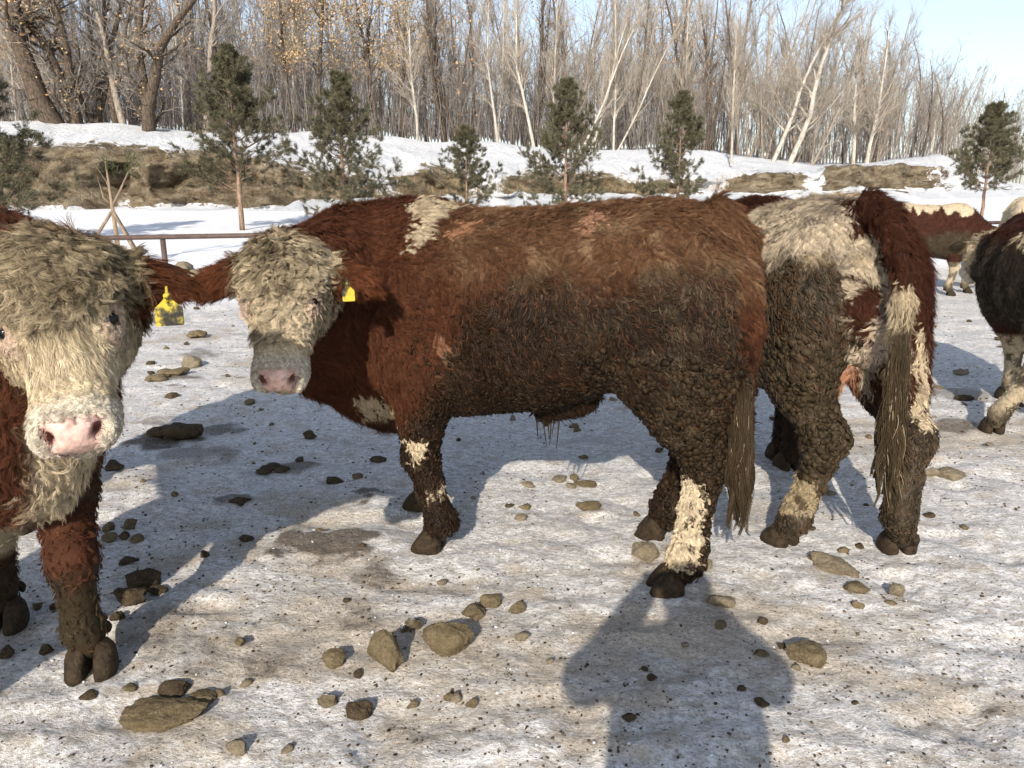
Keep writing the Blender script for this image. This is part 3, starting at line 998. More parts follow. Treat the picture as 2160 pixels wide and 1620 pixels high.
def build_bank():
    cols = np.arange(-700, 2900, 7.0)
    nfa, nsl, npl = 22, 22, 26
    V, E = [], []
    for cpx in cols:
        Yb, yb, yt, yc, e = bank_col(cpx)
        # hole eroded into the face
        hole = math.exp(-((cpx - 365) / 42.0) ** 4)
        j1 = float(fbm(np.array([[cpx / 90.0, 3.3, 0]]), 655, 4)[0]); j2 = float(fbm(np.array([[cpx / 60.0, 8.3, 0]]), 656, 4)[0]); j3 = float(fbm(np.array([[cpx / 130.0, 1.3, 0]]), 657, 3)[0])
        yt += 22 * j1 * (1.0 if cpx < 700 else 0.6); yb += 5 * j2; yc += 9 * j3; e *= float(np.clip(0.85 + 0.9 * j3 if cpx > 640 else 1.0, 0, 1.1))
        gully = 0.9 * math.exp(-((cpx - 240) / 24.0) ** 2)
        col, ev = [], []
        zb, xb = bank_z(cpx, yb, Yb)
        col.append((xb, Yb - 3.0, zb - 0.6)); ev.append(0.0)
        col.append((xb, Yb - 0.5, zb - 0.04)); ev.append(0.1 * e)
        for i in range(nfa):
            t = i / (nfa - 1)
            ypx = yb + (yt - yb) * t
            cave = math.sin(math.pi * min(1, t * 1.1)) * (0.45 + 1.5 * hole * (t < 0.85))
            Y = Yb + 0.9 * t + cave * 0.8 + 1.6 * gully * t
            z, x = bank_z(cpx, ypx, Yb + 0.9 * t)
            x = x * Y / (Yb + 0.9 * t)
            col.append((x, Y, z)); ev.append(e * (0.35 if t < 0.06 else 1.0) * (1 - gully * max(0.0, 1.0 - 1.25 * t)))
        for i in range(1, nsl + 1):
            t = i / nsl
            ypx = yt + (yc - yt) * (t ** 0.85)
            Y = Yb + 0.9 + 6.0 * t
            z, x = bank_z(cpx, ypx, Y)
            lipdirt = max(0.0, 0.80 - 1.15 * t) * (1.2 if cpx < 330 else 0.75)
            col.append((x, Y, z)); ev.append(e * lipdirt)
        rc = ray(cpx, yc)
        tan_c = max(0.004, rc[2] / rc[1])
        zc = col[-1][2]
        for i in range(1, npl + 1):
            d = 1.2 * (1.19 ** i)
            Y = Yb + 6.9 + d
            x = rc[0] / rc[1] * Y
            col.append((x, Y, zc + d * tan_c * (1.0 + 0.18 * float(np.clip((cpx - 1200) / 300, 0, 1))))); ev.append(0.0)
        V.append(col); E.append(ev)
    V = np.array(V); E = np.array(E)
    nr, nc = V.shape[:2]
    P = V.reshape(-1, 3)
    k = np.tile(np.r_[0, 0.2, np.ones(nfa), np.linspace(1, 0.8, nsl), np.full(npl, 0.5)], nr)
    isf = np.tile(np.r_[0, 0.2, np.ones(nfa), np.linspace(0.8, 0.25, nsl), np.full(npl, 0.15)], nr)
    P[:, 1] += isf * (2.1 * fbm(P * np.array((0.45, 0.3, 0.5)), 630, 4) + 0.85 * fbm(P * np.array((1.6, 1, 1.1)), 631, 4) - 0.6 * np.abs(fbm(P * np.array((1.3, 0.5, 2.2)), 634, 4)) + 0.8 * np.abs(fbm(P * np.array((1.1, 0.3, 0.25)), 635, 4)))
    P[:, 2] += k * (0.30 * fbm(P * np.array((0.5, 0.5, 0.1)), 632, 4) + 0.12 * fbm(P * np.array((1.6, 1.6, 0.3)), 633, 4)) * (0.4 + 0.6 * isf)
    i = np.arange(nr - 1)[:, None] * nc + np.arange(nc - 1)[None]
    Q = np.stack([i, i + nc, i + nc + 1, i + 1], -1).reshape(-1, 4)
    o = mesh_obj('earth_bank', P, Q, BANK, None, True, {'earth': E.ravel()})
    tag(o, kind='structure')
    build_bank.P = P.reshape(nr, nc, 3); build_bank.cols = cols
build_bank()
def bank_top(px_, dY):
    """ground point on the bank's top, dY metres behind the crest"""
    j = int(np.clip(round((px_ + 700) / 7.0), 0, len(build_bank.cols) - 1))
    c = build_bank.P[j]
    Y = c[24 + 21, 1] + dY
    z = np.interp(Y, c[24 + 12:, 1], c[24 + 12:, 2])
    x = np.interp(Y, c[24 + 12:, 1], c[24 + 12:, 0])
    return np.array([x, Y, z])

# dry grass on the bank's lip and foot
def blades(name, P, h, w, cols, mat, seed, lean=0.35, parent=None):
    rng = np.random.default_rng(seed)
    n = len(P)
    a = rng.uniform(0, 2 * math.pi, n)
    d = np.stack([np.cos(a), np.sin(a), np.zeros(n)], 1)
    tip = P + np.array((0, 0, 1.0)) * h[:, None] + np.stack([rng.normal(0, lean, n), rng.normal(0, lean, n), np.zeros(n)], 1) * h[:, None]
    V = np.concatenate([P - d * w[:, None], P + d * w[:, None], tip], 1).reshape(-1, 3)
    Fc = np.arange(3 * n).reshape(-1, 3)
    o = mesh_obj(name, V, Fc, mat, parent, False, {'coat': np.repeat(cols, 3, 0)})
    return o
def mat_attr(name, rough=0.9, spec=0.1, trans=0.0):
    m, nt, b = new_mat(name, rough, spec)
    nt.links.new(attr(nt, 'coat'), b.inputs['Base Color'])
    return m
GRASS = mat_attr('dry_grass')
rg = np.random.default_rng(5)
pts, hh = [], []
for k in range(13000):
    cpx = rg.uniform(-40, 1560)
    j = int(np.clip(round((cpx + 700) / 7.0), 0, len(build_bank.cols) - 1))
    c = build_bank.P[j]
    if cpx < 640:
        if rg.random() < 0.6: continue
        i = rg.integers(21, 27)
    else:
        i = rg.integers(2, 26)
    t = rg.random()
    c2 = build_bank.P[min(j + 1, len(build_bank.cols) - 1)]; t2 = rg.random()
    pts.append((c[i] * (1 - t) + c[i + 1] * t) * (1 - t2) + (c2[i] * (1 - t) + c2[i + 1] * t) * t2); hh.append(rg.uniform(0.05, 0.22) * (1.5 if cpx > 640 else 0.8))
pts = np.array(pts); keep = fbm(pts * 0.9, 640, 3) > -0.08
pts, hh = pts[keep], np.array(hh)[keep]
cl = np.array((0.36, 0.27, 0.15))[None] * rg.uniform(0.5, 1.25, (len(pts), 1))
tag(blades('dry_grass', pts, hh, np.full(len(pts), 0.007), cl, GRASS, 6), 'dry tan grass growing along the lip and foot of the bank', 'grass', kind='stuff')

# ------------------------------------------------------------------ trees
def prisms(segs, sides):
    """segs: list of (p0, p1, r0, r1) -> V, F of open prisms"""
    A = np.array([np.r_[a, b, r, q] for a, b, r, q in segs])
    p0, p1, r0, r1 = A[:, :3], A[:, 3:6], A[:, 6], A[:, 7]
    d = unit(p1 - p0)
    ref = np.where(np.abs(d[:, 2:3]) > 0.8, np.array((1.0, 0.1, 0))[None], np.array((0, 0, 1.0))[None])
    a = unit(np.cross(d, ref)); b = np.cross(d, a)
    n = len(A)
    V = np.zeros((n, 2, sides, 3))
    for k in range(sides):
        t = 2 * math.pi * k / sides
        o = a * math.cos(t) + b * math.sin(t)
        V[:, 0, k] = p0 + o * r0[:, None]
        V[:, 1, k] = p1 + o * r1[:, None]
    F_ = []
    base = (np.arange(n) * 2 * sides)[:, None]
    for k in range(sides):
        k2 = (k + 1) % sides
        F_.append(np.concatenate([base + k, base + k2, base + sides + k2, base + sides + k], 1))
    return V.reshape(-1, 3), np.concatenate(F_)

def grow_tree(rng, H, r, fork=0.35, lean=(0, 0), crown=0.35, dens=1.0, spread=0.6, twig=0.8, limbs=11, crook=0.06, maxlev=3, forks=1, up=0.25):
    thick, thin, tips = [], [], []
    def walk(p, d, L, r0, lev):
        n = 7 if lev == 0 else (5 if lev == 1 else (4 if lev == 2 else 3))
        st = L / n
        pts = [(p, r0)]
        for i in range(n):
            d = unit(d + rng.normal(0, crook * (1 + 0.9 * lev), 3) + np.array([0, 0, up * (0.25 if lev else 0.1)]))
            p2 = p + d * st
            t = (i + 1) / n
            ra, rb = r0 * (1 - 0.80 * i / n), r0 * (1 - 0.80 * t)
            (thick if ra > 0.028 else thin).append((p, p2, ra, rb))
            start = crown if lev == 0 else 0.15
            if lev < maxlev and t > start:
                m = (limbs * dens / (n * (1 - crown)) if lev == 0 else (11.0 if lev == 1 else 6.5) * dens / n)
                for _ in range(rng.poisson(m)):
                    ph = rng.uniform(0, 2 * math.pi)
                    side = np.array([math.cos(ph), math.sin(ph), 0])
                    side = unit(side - d * (side @ d))
                    dd = unit(d * (1 - spread * rng.uniform(0.6, 1.1)) + side * spread * rng.uniform(0.7, 1.3))
                    f = rng.uniform(0.25, 0.55) * (1.15 - 0.6 * t if lev == 0 else 1)
                    LL = (H * 0.55 if lev == 0 else L) * f * (1.0 if lev else 1.0)
                    q = p + (p2 - p) * rng.random()
                    walk(q, dd, LL, min(rb * 0.7, max(0.0045, r0 * (0.32 if lev == 0 else 0.42))), lev + 1)
            p = p2
        tips.append((p, d, lev))
    base = np.zeros(3)
    for k in range(forks):
        d = unit(np.array([lean[0] + (rng.normal(0, 0.16) if forks > 1 else 0), lean[1] + (rng.normal(0, 0.16) if forks > 1 else 0), 1.0]))
        walk(base + (rng.normal(0, 0.08, 3) * np.array((1, 1, 0)) if k else 0), d, H * (1 if k == 0 else rng.uniform(0.7, 1)), r * (1 if k == 0 else rng.uniform(0.55, 0.85)), 0)
    return thick, thin, tips

def mat_bark(name, c0, c1, scale=9):
    m, nt, b = new_mat(name, 0.92, 0.1)
    v = objvec(nt)
    mp = nt.nodes.new('ShaderNodeMapping'); mp.inputs['Scale'].default_value = (1, 1, 0.22); nt.links.new(v, mp.inputs[0])
    n = noise(nt, mp.outputs[0], scale * 2.2, 6, 0.7, 0.3)
    nt.links.new(ramp(nt, n, [(0.35, c0), (0.62, c1)]).outputs[0], b.inputs['Base Color'])
    bump(nt, b, n, 0.9, 0.05)
    return m
BARK_D = mat_bark('dark_bark', (0.034, 0.026, 0.020), (0.15, 0.115, 0.085))
BARK_G = mat_bark('grey_bark', (0.15, 0.125, 0.10), (0.40, 0.345, 0.285))
BARK_W = mat_bark('pale_bark', (0.25, 0.22, 0.18), (0.60, 0.55, 0.47), 5)
TWIG = mat_bark('twig_bark', (0.20, 0.175, 0.155), (0.38, 0.34, 0.30), 3)  # grey twigs, lightened so the colour carries the haze over the wood
TWIG_L = mat_bark('light_twig_bark', (0.30, 0.25, 0.20), (0.50, 0.44, 0.36), 3)
BRUSH = mat_bark('brush_bark', (0.14, 0.118, 0.105), (0.29, 0.255, 0.23), 3)
LEAF = mat_attr('dry_leaf', 0.8, 0.15)

def leaf_cards(tips, rng, n, size, col):
    T = [t for t in tips if t[2] >= 2]
    idx = rng.integers(0, len(T), n)
    P = np.array([T[i][0] for i in idx]) + rng.normal(0, 0.22, (n, 3))
    d = unit(rng.normal(size=(n, 3)) + np.array((0, 0, -0.6)))
    s = unit(np.cross(d, rng.normal(size=(n, 3))))
    L = size * rng.uniform(0.6, 1.3, (n, 1)); W = L * rng.uniform(0.28, 0.45, (n, 1))
    nrm = np.cross(d, s)
    V = np.stack([P, P + d * L * 0.5 + s * W + nrm * L * 0.1, P + d * L, P + d * L * 0.5 - s * W + nrm * L * 0.1], 1).reshape(-1, 3)
    F_ = np.arange(4 * n).reshape(-1, 4)
    c = np.array(col)[None] * rng.uniform(0.55, 1.25, (n, 1))
    return V, F_, np.repeat(c, 4, 0)

def make_tree(name, seed, bark, twigm, leaves=0, leafcol=(0.44, 0.30, 0.155), leafsize=0.11, **kw):
    rng = np.random.default_rng(seed)
    thick, thin, tips = grow_tree(rng, **kw)
    root = empty(name)
    V, F_ = prisms(thick, 7)
    mesh_obj('trunk', V, F_, bark, root)
    if thin:
        V, F_ = prisms(thin, 3)
        mesh_obj('crown', V, F_, twigm, root)
    if leaves:
        V, F_, c = leaf_cards(tips, rng, leaves, leafsize, leafcol)
        mesh_obj('dry_leaves', V, F_, LEAF, root, False, {'coat': c})
    return root

def trunks_flare(o): pass

PROTO = {}
def proto(key, fn):
    PROTO[key] = [fn, False]
def place(key, name, loc, h, rz, label, group=None, tilt=(0, 0), thick=1.0):
    """the first use moves the built tree itself, later uses copy it with its parts"""
    src, used = PROTO[key]
    o = src if not used else copy_tree(src)
    PROTO[key][1] = True
    o.name = name
    o.location = (loc[0], loc[1], loc[2] - 0.12)
    o.rotation_euler = (tilt[0], tilt[1], rz)
    s = h / 10.0
    o.scale = (s * thick, s * thick, s)
    tag(o, label, 'tree', group)
    return o
rq = dict(H=10.0)
proto('old0', make_tree('old_tree', 901, BARK_D, TWIG, leaves=1500, leafsize=0.10, H=10, r=0.34, crown=0.16, limbs=14, spread=0.55, crook=0.085, dens=1.0, forks=1))
proto('old1', make_tree('old_tree', 902, BARK_D, TWIG, leaves=1000, leafsize=0.10, H=10, r=0.26, crown=0.14, limbs=12, spread=0.5, crook=0.095, dens=1.0, forks=2))
proto('old2', make_tree('old_tree', 903, BARK_D, TWIG, leaves=0, H=10, r=0.22, crown=0.2, limbs=12, spread=0.5, crook=0.08, dens=1.0, forks=2))
proto('oak', make_tree('leafy_oak', 904, BARK_D, TWIG, leaves=2800, leafsize=0.11, H=10, r=0.125, crown=0.16, limbs=18, spread=0.6, crook=0.08, dens=1.0))
proto('slim0', make_tree('slender_tree', 905, BARK_G, TWIG, H=10, r=0.10, crown=0.16, limbs=24, spread=0.40, crook=0.055, dens=0.92))
proto('slim1', make_tree('slender_tree', 906, BARK_G, TWIG_L, H=10, r=0.095, crown=0.14, limbs=25, spread=0.38, crook=0.06, dens=0.92, lean=(0.06, 0), forks=2))
proto('slim2', make_tree('slender_tree', 907, BARK_D, TWIG, H=10, r=0.11, crown=0.15, limbs=22, spread=0.43, crook=0.07, dens=0.92, lean=(-0.05, 0)))
proto('slim3', make_tree('slender_tree', 908, BARK_D, TWIG, leaves=220, leafsize=0.13, leafcol=(0.46, 0.27, 0.13), H=10, r=0.105, crown=0.15, limbs=22, spread=0.43, crook=0.07, dens=0.92, forks=2))
proto('slim4', make_tree('slender_tree', 912, BARK_G, TWIG, H=10, r=0.085, crown=0.2, limbs=24, spread=0.36, crook=0.05, dens=0.92))
proto('pale0', make_tree('pale_tree', 909, BARK_W, TWIG_L, H=10, r=0.10, crown=0.28, limbs=25, spread=0.40, crook=0.055, dens=1.0))
proto('pale1', make_tree('pale_tree', 910, BARK_W, TWIG_L, H=10, r=0.09, crown=0.26, limbs=25, spread=0.38, crook=0.06, dens=1.0, lean=(0.16, 0)))
proto('pale2', make_tree('pale_tree', 911, BARK_W, TWIG_L, H=10, r=0.095, crown=0.26, limbs=24, spread=0.40, crook=0.055, dens=1.0, lean=(-0.14, 0)))

# front row, each at its own spot: (prototype, x in the photo at the foot, metres behind the crest, height, turn, tilt, thickness, label)
FRONT = [
 ('old0', 112, 0.3, 13, 0.4, -0.24, 1.75, 'thick old dark tree leaning left with forked limbs, leftmost on the bank'),
 ('old1', 158, 0.8, 13, 2.0, -0.12, 1.35, 'dark tree curving left right beside the thick leaning tree'),
 ('slim3', 194, 1.2, 14, 0.5, -0.05, 2.3, 'upright grey-brown trunk third from the left on the bank'),
 ('slim2', 212, 1.6, 13, 1.5, 0.02, 1.3, 'thin dark trunk close right of the third trunk on the bank'),
 ('old2', 246, 1.4, 13, 3.0, 0.04, 0.95, 'dark trunk standing before the pair of pale stumps'),
 ('slim0', 262, 1.0, 9, 1.0, 0.03, 2.0, 'pale lit trunk, left one of the pair beside the rugged dark tree'),
 ('old1', 308, -0.6, 13, 5.0, 0.10, 1.4, 'rugged black tree with a branch arching right, on the bank edge'),
 ('pale1', 385, 3.0, 9, 0.0, -0.02, 0.8, 'thin pale tree right of the rugged black tree'),
 ('slim0', 432, 1.8, 15, 4.0, -0.03, 2.0, 'tall straight grey trunk left of the biggest pine'),
 ('oak', 622, 3.5, 12, 0.3, -0.06, 1.0, 'dark tree leaning left behind the biggest pine, few tan leaves'),
 ('oak', 672, 2.5, 12, 2.3, -0.04, 1.15, 'tree hung with bright tan dead leaves above the bushy pine'),
 ('oak', 790, 4.0, 12, 4.4, 0.05, 1.0, 'tree with tan dead leaves right of the bushy pine'),
 ('pale0', 882, 2.0, 12, 0.2, 0.0, 0.95, 'straight white birch trunk, brightest in the middle of the wood'),
 ('old2', 938, 3.0, 14, 1.1, 0.02, 0.9, 'dark double trunk right of the white birch'),
 ('slim3', 965, 2.5, 13, 2.6, 0.03, 1.2, 'dark trunk with brown leaves behind the small pine'),
 ('pale2', 1052, 1.2, 11, 0.6, -0.10, 0.9, 'slim pale tree leaning left between the small pine and the pointed pine'),
 ('pale2', 1128, 0.6, 12, 3.0, -0.12, 1.05, 'pale curved tree leaning left beside the pointed pine'),
 ('pale0', 1165, 3.0, 12, 2.2, -0.06, 0.8, 'pale thin tree just left of the pointed pine'),
 ('old2', 1128, 5.0, 14, 4.0, 0.02, 0.7, 'dark trunk behind the pale curved tree'),
 ('pale1', 1222, 1.0, 11, 0.1, 0.30, 0.9, 'pale trunk slanting strongly right, left one of the slanting pair'),
 ('pale1', 1246, 1.2, 12, 5.9, 0.16, 0.85, 'pale trunk slanting right, right one of the slanting pair'),
 ('pale0', 1292, 0.8, 11, 2.9, 0.05, 0.75, 'slender whitish tree with feathery crown between the two right pines'),
 ('pale1', 1300, 1.8, 9, 0.4, 0.36, 0.7, 'low pale trunk bending right behind the feathery whitish tree'),
 ('pale0', 1534, -3.2, 8, 1.3, 0.02, 0.75, 'thin young pale tree on the snow slope right of the pines'),
 ('pale1', 1630, -0.5, 11, 0.3, 0.07, 1.6, 'pinkish pale trunk leaning right at the foot of the right-hand wood'),
 ('pale1', 1668, -0.8, 13, 6.0, 0.02, 2.1, 'stout cream trunk leaning right, largest in the right-hand wood'),
 ('slim1', 1716, 0.0, 12, 0.2, 0.10, 1.1, 'grey-brown trunk just right of the stout cream trunk'),
 ('pale0', 1800, 0.5, 12, 1.0, 0.02, 1.4, 'pale upright tree, left one of the two tall ones in the right-hand wood'),
 ('pale0', 1826, 0.2, 14, 4.0, 0.03, 1.5, 'tallest pale upright tree in the right-hand wood'),
 ('slim2', 1945, 1.5, 11, 1.0, 0.08, 1.1, 'dark trunk behind the rounded snow mound'),
 ('slim2', 1985, 2.0, 11, 2.4, 0.14, 1.0, 'dark tree leaning right past the rounded snow mound'),
 ('slim1', 2030, 3.0, 11, 0.5, 0.12, 0.9, 'bare tree leaning right just left of the lone right pine'),
]
TOP_PX = ([-200, 500, 1000, 1450, 1600, 1750, 1880, 1980, 2080, 2200], [-170, -170, -110, -90, -60, -10, 60, 115, 165, 195])
def top_h(px_, p, jit=0.0):
    t = np.interp(px_, *TOP_PX) + jit
    return max(3.0, at(px_, t, p[1])[2] - p[2])
for key, px_, dY, h, rz, tl_, th, lab in FRONT:
    p = bank_top(px_, dY)
    h = min(h, top_h(px_ + 300 * tl_, p))
    nm = {'o': 'old_tree', 's': 'slender_tree', 'p': 'pale_tree'}[key[0]] if key != 'oak' else 'leafy_oak'
    place(key, nm, p, h, rz if key[0] != 'p' else 0.0 if abs(tl_) > 0.1 else rz, lab, 'bare trees on the bank', tilt=(0, tl_), thick=th)
# the wood behind: trees that nothing tells apart
rt = np.random.default_rng(31)
keys = ['slim0', 'slim1', 'slim2', 'slim3', 'slim4', 'slim2', 'slim4', 'slim1', 'pale0', 'oak']
for k in range(175):
    u = rt.random()
    px_ = rt.uniform(-60, 2130)
    dY = rt.uniform(3.5, 26)
    if px_ > 1500: dY = rt.uniform(2, 22)
    key = keys[rt.integers(0, len(keys))]
    if key == 'oak' and px_ > 1000: key = 'slim1'
    if key == 'old2' and px_ > 1300: key = 'slim2'
    p = bank_top(px_, dY)
    h = min(12.5, top_h(px_, p, rt.uniform(-10, 60)))
    zone = 'left' if px_ < 760 else ('middle' if px_ < 1480 else 'right-hand')
    place(key, 'wood_tree', p, h, rt.uniform(0, 6.28), 'slender bare tree deep in the %s part of the wood' % zone, 'bare trees in the %s part of the wood' % zone,
          tilt=(0, rt.normal(0, 0.05) + (0.06 if px_ > 1500 else 0)), thick=rt.uniform(0.75, 1.25))
# far thicket that reads as one mass
segs = []
for k in range(7200):
    px_ = rt.uniform(-150, 2150)
    kind = rt.random()
    if px_ > 1480 and kind > 0.45: continue
    dY = rt.uniform(8, 55) if kind < 0.22 else rt.uniform(1.2, 22)
    p = bank_top(px_, dY)
    H_ = rt.uniform(0.55, 0.95) * min(12, top_h(px_, p)) if kind < 0.22 else rt.uniform(0.8, 4.2) * (0.5 + rt.random())
    r_ = rt.uniform(0.025, 0.06) if kind < 0.22 else rt.uniform(0.010, 0.024)
    d = np.array([rt.normal(0, 0.10), rt.normal(0, 0.10), 1.0])
    m = p + d * H_ * 0.5 + rt.normal(0, 0.05 * H_, 3) * np.array((1, 1, 0)); t = p + d * H_ + rt.normal(0, 0.10 * H_, 3) * np.array((1, 1, 0))
    segs.append((p, m, r_, r_ * 0.75)); segs.append((m, t, r_ * 0.75, r_ * 0.2))
    for q in range(9):
        s_ = rt.uniform(0.2, 0.98)
        b0 = p + (m - p) * s_ * 2 if s_ < 0.5 else m + (t - m) * (s_ - 0.5) * 2
        dd = unit(np.array([rt.normal(), rt.normal(), rt.uniform(0.2, 1.5)]))
        segs.append((b0, b0 + dd * (0.25 + H_ * rt.uniform(0.08, 0.2)), r_ * 0.38, r_ * 0.1))
V, F_ = prisms(segs, 3)
tag(mesh_obj('far_thicket', V, F_, BRUSH), 'dense dark thicket of thin stems deep in the wood', 'thicket', kind='stuff')

# ------------------------------------------------------------------ pines
NEEDLE = mat_attr('pine_needle', 0.6, 0.2)
PBARK = mat_bark('pine_bark', (0.12, 0.075, 0.05), (0.36, 0.25, 0.18), 8)
def pine(px_, pyb, Y, top_py, wid_px, low, label, seed, dens=1.0, zfix=None, skew=0.0, col=(0.105, 0.098, 0.058)):
    rng = np.random.default_rng(seed)
    base = at(px_, pyb, Y) if zfix is None else np.array([at(px_, pyb, Y)[0], Y, zfix])
    Ht = at(px_, top_py, Y)[2] - base[2]
    R = 0.5 * wid_px / FPX * Y
    root = empty('pine_tree', tuple(base))
    tag(root, label, 'tree', 'young pines before the bank')
    mb = MB()
    n = 9
    pts = [np.array([skew * (i / n) ** 2 + rng.normal(0, 0.012) * (i > 0), rng.normal(0, 0.012) * (i > 0), Ht * 0.96 * i / n - 0.1 * (i == 0)]) for i in range(n + 1)]
    r0 = 0.017 * Ht
    mb.tube(pts, [r0 * (1 - 0.88 * i / n) for i in range(n + 1)], 8)
    mb.build('trunk', PBARK, root)
    segs, tuft = [], []
    nw = int(15 * dens)
    for w in range(nw):
        t = low + (0.97 - low) * (w / (nw - 1)) ** 0.95
        z = Ht * t
        ax = np.array([np.interp(z, [q[2] for q in pts], [q[0] for q in pts]), 0, z])
        prof = (1 - ((t - low) / (1 - low))) ** 0.85 * (0.8 + 0.2 * min(1, (t - low) * 6 + 0.35))
        for b in range(rng.integers(6, 9)):
            ph = rng.uniform(0, 2 * math.pi)
            L = R * prof * rng.uniform(0.45, 1.25) + 0.08
            el = 0.15 + 0.75 * t + rng.normal(0, 0.12)
            d = np.array([math.cos(ph), math.sin(ph), el]); d = unit(d)
            p = ax.copy(); k = 5
            for i in range(k):
                d2 = unit(d + np.array([0, 0, 0.10 * i]) + rng.normal(0, 0.08, 3))
                p2 = p + d2 * L / k
                rr = 0.016 * (Ht / 5) * (1 - 0.8 * i / k)
                segs.append((p, p2, rr, rr * 0.8))
                if i >= 1 or L < 0.4:
                    for q in range(3 if i < k - 1 else 5):
                        sd = unit(d2 + rng.normal(0, 0.75, 3) + np.array((0, 0, 0.25)))
                        ll = rng.uniform(0.08, 0.26) * min(1, L) * (Ht / 5) + 0.05
                        e = p2 + sd * ll
                        segs.append((p2, e, rr * 0.45, rr * 0.3))
                        for m_ in range(3):
                            tuft.append((p2 + (e - p2) * (0.45 + 0.28 * m_), sd))
                p = p2
    tuft.append((np.array([skew, 0, Ht * 0.98]), np.array([0, 0, 1.0])))
    V, F_ = prisms(segs, 4)
    mesh_obj('branches', V, F_, PBARK, root)
    TP = np.array([t[0] for t in tuft]); TD = np.array([t[1] for t in tuft])
    m = 18
    n = len(TP) * m
    P = np.repeat(TP, m, 0) + rng.normal(0, 0.015, (n, 3))
    D = unit(np.repeat(TD, m, 0) * 0.8 + rng.normal(0, 0.65, (n, 3)))
    L = rng.uniform(0.07, 0.13, (n, 1)) * (Ht / 5) ** 0.5
    S = unit(np.cross(D, rng.normal(size=(n, 3)))) * 0.0062 * (Ht / 5) ** 0.5
    V = np.stack([P - S, P + S, P + D * L], 1).reshape(-1, 3)
    c = np.array(col)[None] * np.repeat(rng.uniform(0.6, 1.35, (len(TP), 1)), m, 0) * rng.uniform(0.7, 1.3, (n, 1))
    mesh_obj('needles', V, np.arange(3 * n).reshape(-1, 3), NEEDLE, root, False, {'coat': np.repeat(c, 3, 0)})
    return root
zf = lambda Y: float(z_field(0, np.array(Y))) + 0.03
pine(-15, 470, 17, 95, 330, 0.14, 'dark pine mostly outside the left edge, branches reaching in', 701, zfix=zf(17))
pine(512, 495, 21, 105, 250, 0.22, 'tall open pine on a bare trunk behind the fence, left of the shaggy bull', 702, zfix=zf(21))
pine(728, 460, 22, 160, 275, 0.04, 'broad bushy dark pine above the head of the shaggy bull', 703, zfix=zf(22))
pine(985, 440, 24, 272, 170, 0.04, 'smallest thin pine above the shoulder of the shaggy bull', 704, dens=0.75, zfix=zf(24))
pine(1192, 440, 24, 172, 225, 0.04, 'pointed pine above the middle of the shaggy bull', 705, zfix=zf(24))
pine(1428, 440, 25, 200, 200, 0.04, 'dense dark pine above the rump of the shaggy bull', 706, zfix=zf(25), dens=0.92)
pine(2070, 450, 25, 225, 170, 0.25, 'lone pine on a bare trunk at the right, over the far cows', 707, zfix=zf(25))

# ------------------------------------------------------------------ staked sapling, mound, fence
WOOD = mat_bark('stake_wood', (0.15, 0.105, 0.075), (0.36, 0.27, 0.19), 6)
sx = at(250, 540, 14.2)
sb = np.array([sx[0], 14.2, zf(14.2)])
sap = empty('staked_sapling', tuple(sb))
tag(sap, 'nearly bare young tree propped by three stakes behind the fence', 'tree')
mb = MB(); Hs = at(250, 340, 14.2)[2] - sb[2]
mb.tube([(0, 0, -0.1), (0.01, 0, Hs * 0.3), (0.0, 0, Hs * 0.62), (-0.02, 0, Hs)], [0.045, 0.042, 0.03, 0.010], 8)
mb.tube([(0.0, 0, Hs * 0.58), (0.16, 0.02, Hs * 0.72), (0.44, 0.03, Hs * 0.98)], [0.026, 0.02, 0.008], 7)
mb.tube([(0.0, 0, Hs * 0.60), (-0.12, -0.03, Hs * 0.66), (-0.2, 0.0, Hs * 0.86)], [0.016, 0.012, 0.004], 6)
mb.tube([(0.0, 0, Hs * 0.72), (-0.08, 0.05, Hs * 0.82), (-0.22, 0.05, Hs * 0.95)], [0.012, 0.009, 0.003], 6)
mb.build('trunk', WOOD, sap)
for ang in (200, 330, 80):
    mb = MB(); a_ = math.radians(ang)
    e = np.array([math.cos(a_) * 0.75, math.sin(a_) * 0.75, -0.05])
    mb.tube([e, (0.02 * math.cos(a_), 0.02 * math.sin(a_), 1.0)], [0.03, 0.028], 7)
    mb.build('stake', WOOD, sap)
rng_ = np.random.default_rng(77)
tp = np.array([(0.42, 0.03, Hs * 0.97), (0.34, 0.02, Hs * 0.92), (0.5, 0.02, Hs * 1.0), (-0.02, 0, Hs), (0.05, 0, Hs * 0.97), (0.4, 0.05, Hs * 1.05)])
n = 260
P = tp[rng_.integers(0, len(tp), n)] + rng_.normal(0, 0.06, (n, 3)); D = unit(rng_.normal(size=(n, 3)) + np.array((0.2, 0, 0.3)))
S = unit(np.cross(D, rng_.normal(size=(n, 3)))) * 0.006
mesh_obj('needles', np.stack([P - S, P + S, P + D * 0.12], 1).reshape(-1, 3), np.arange(3 * n).reshape(-1, 3), NEEDLE, sap, False, {'coat': np.repeat(np.array((0.06, 0.07, 0.03))[None] * rng_.uniform(0.6, 1.3, (n, 1)), 3, 0)})

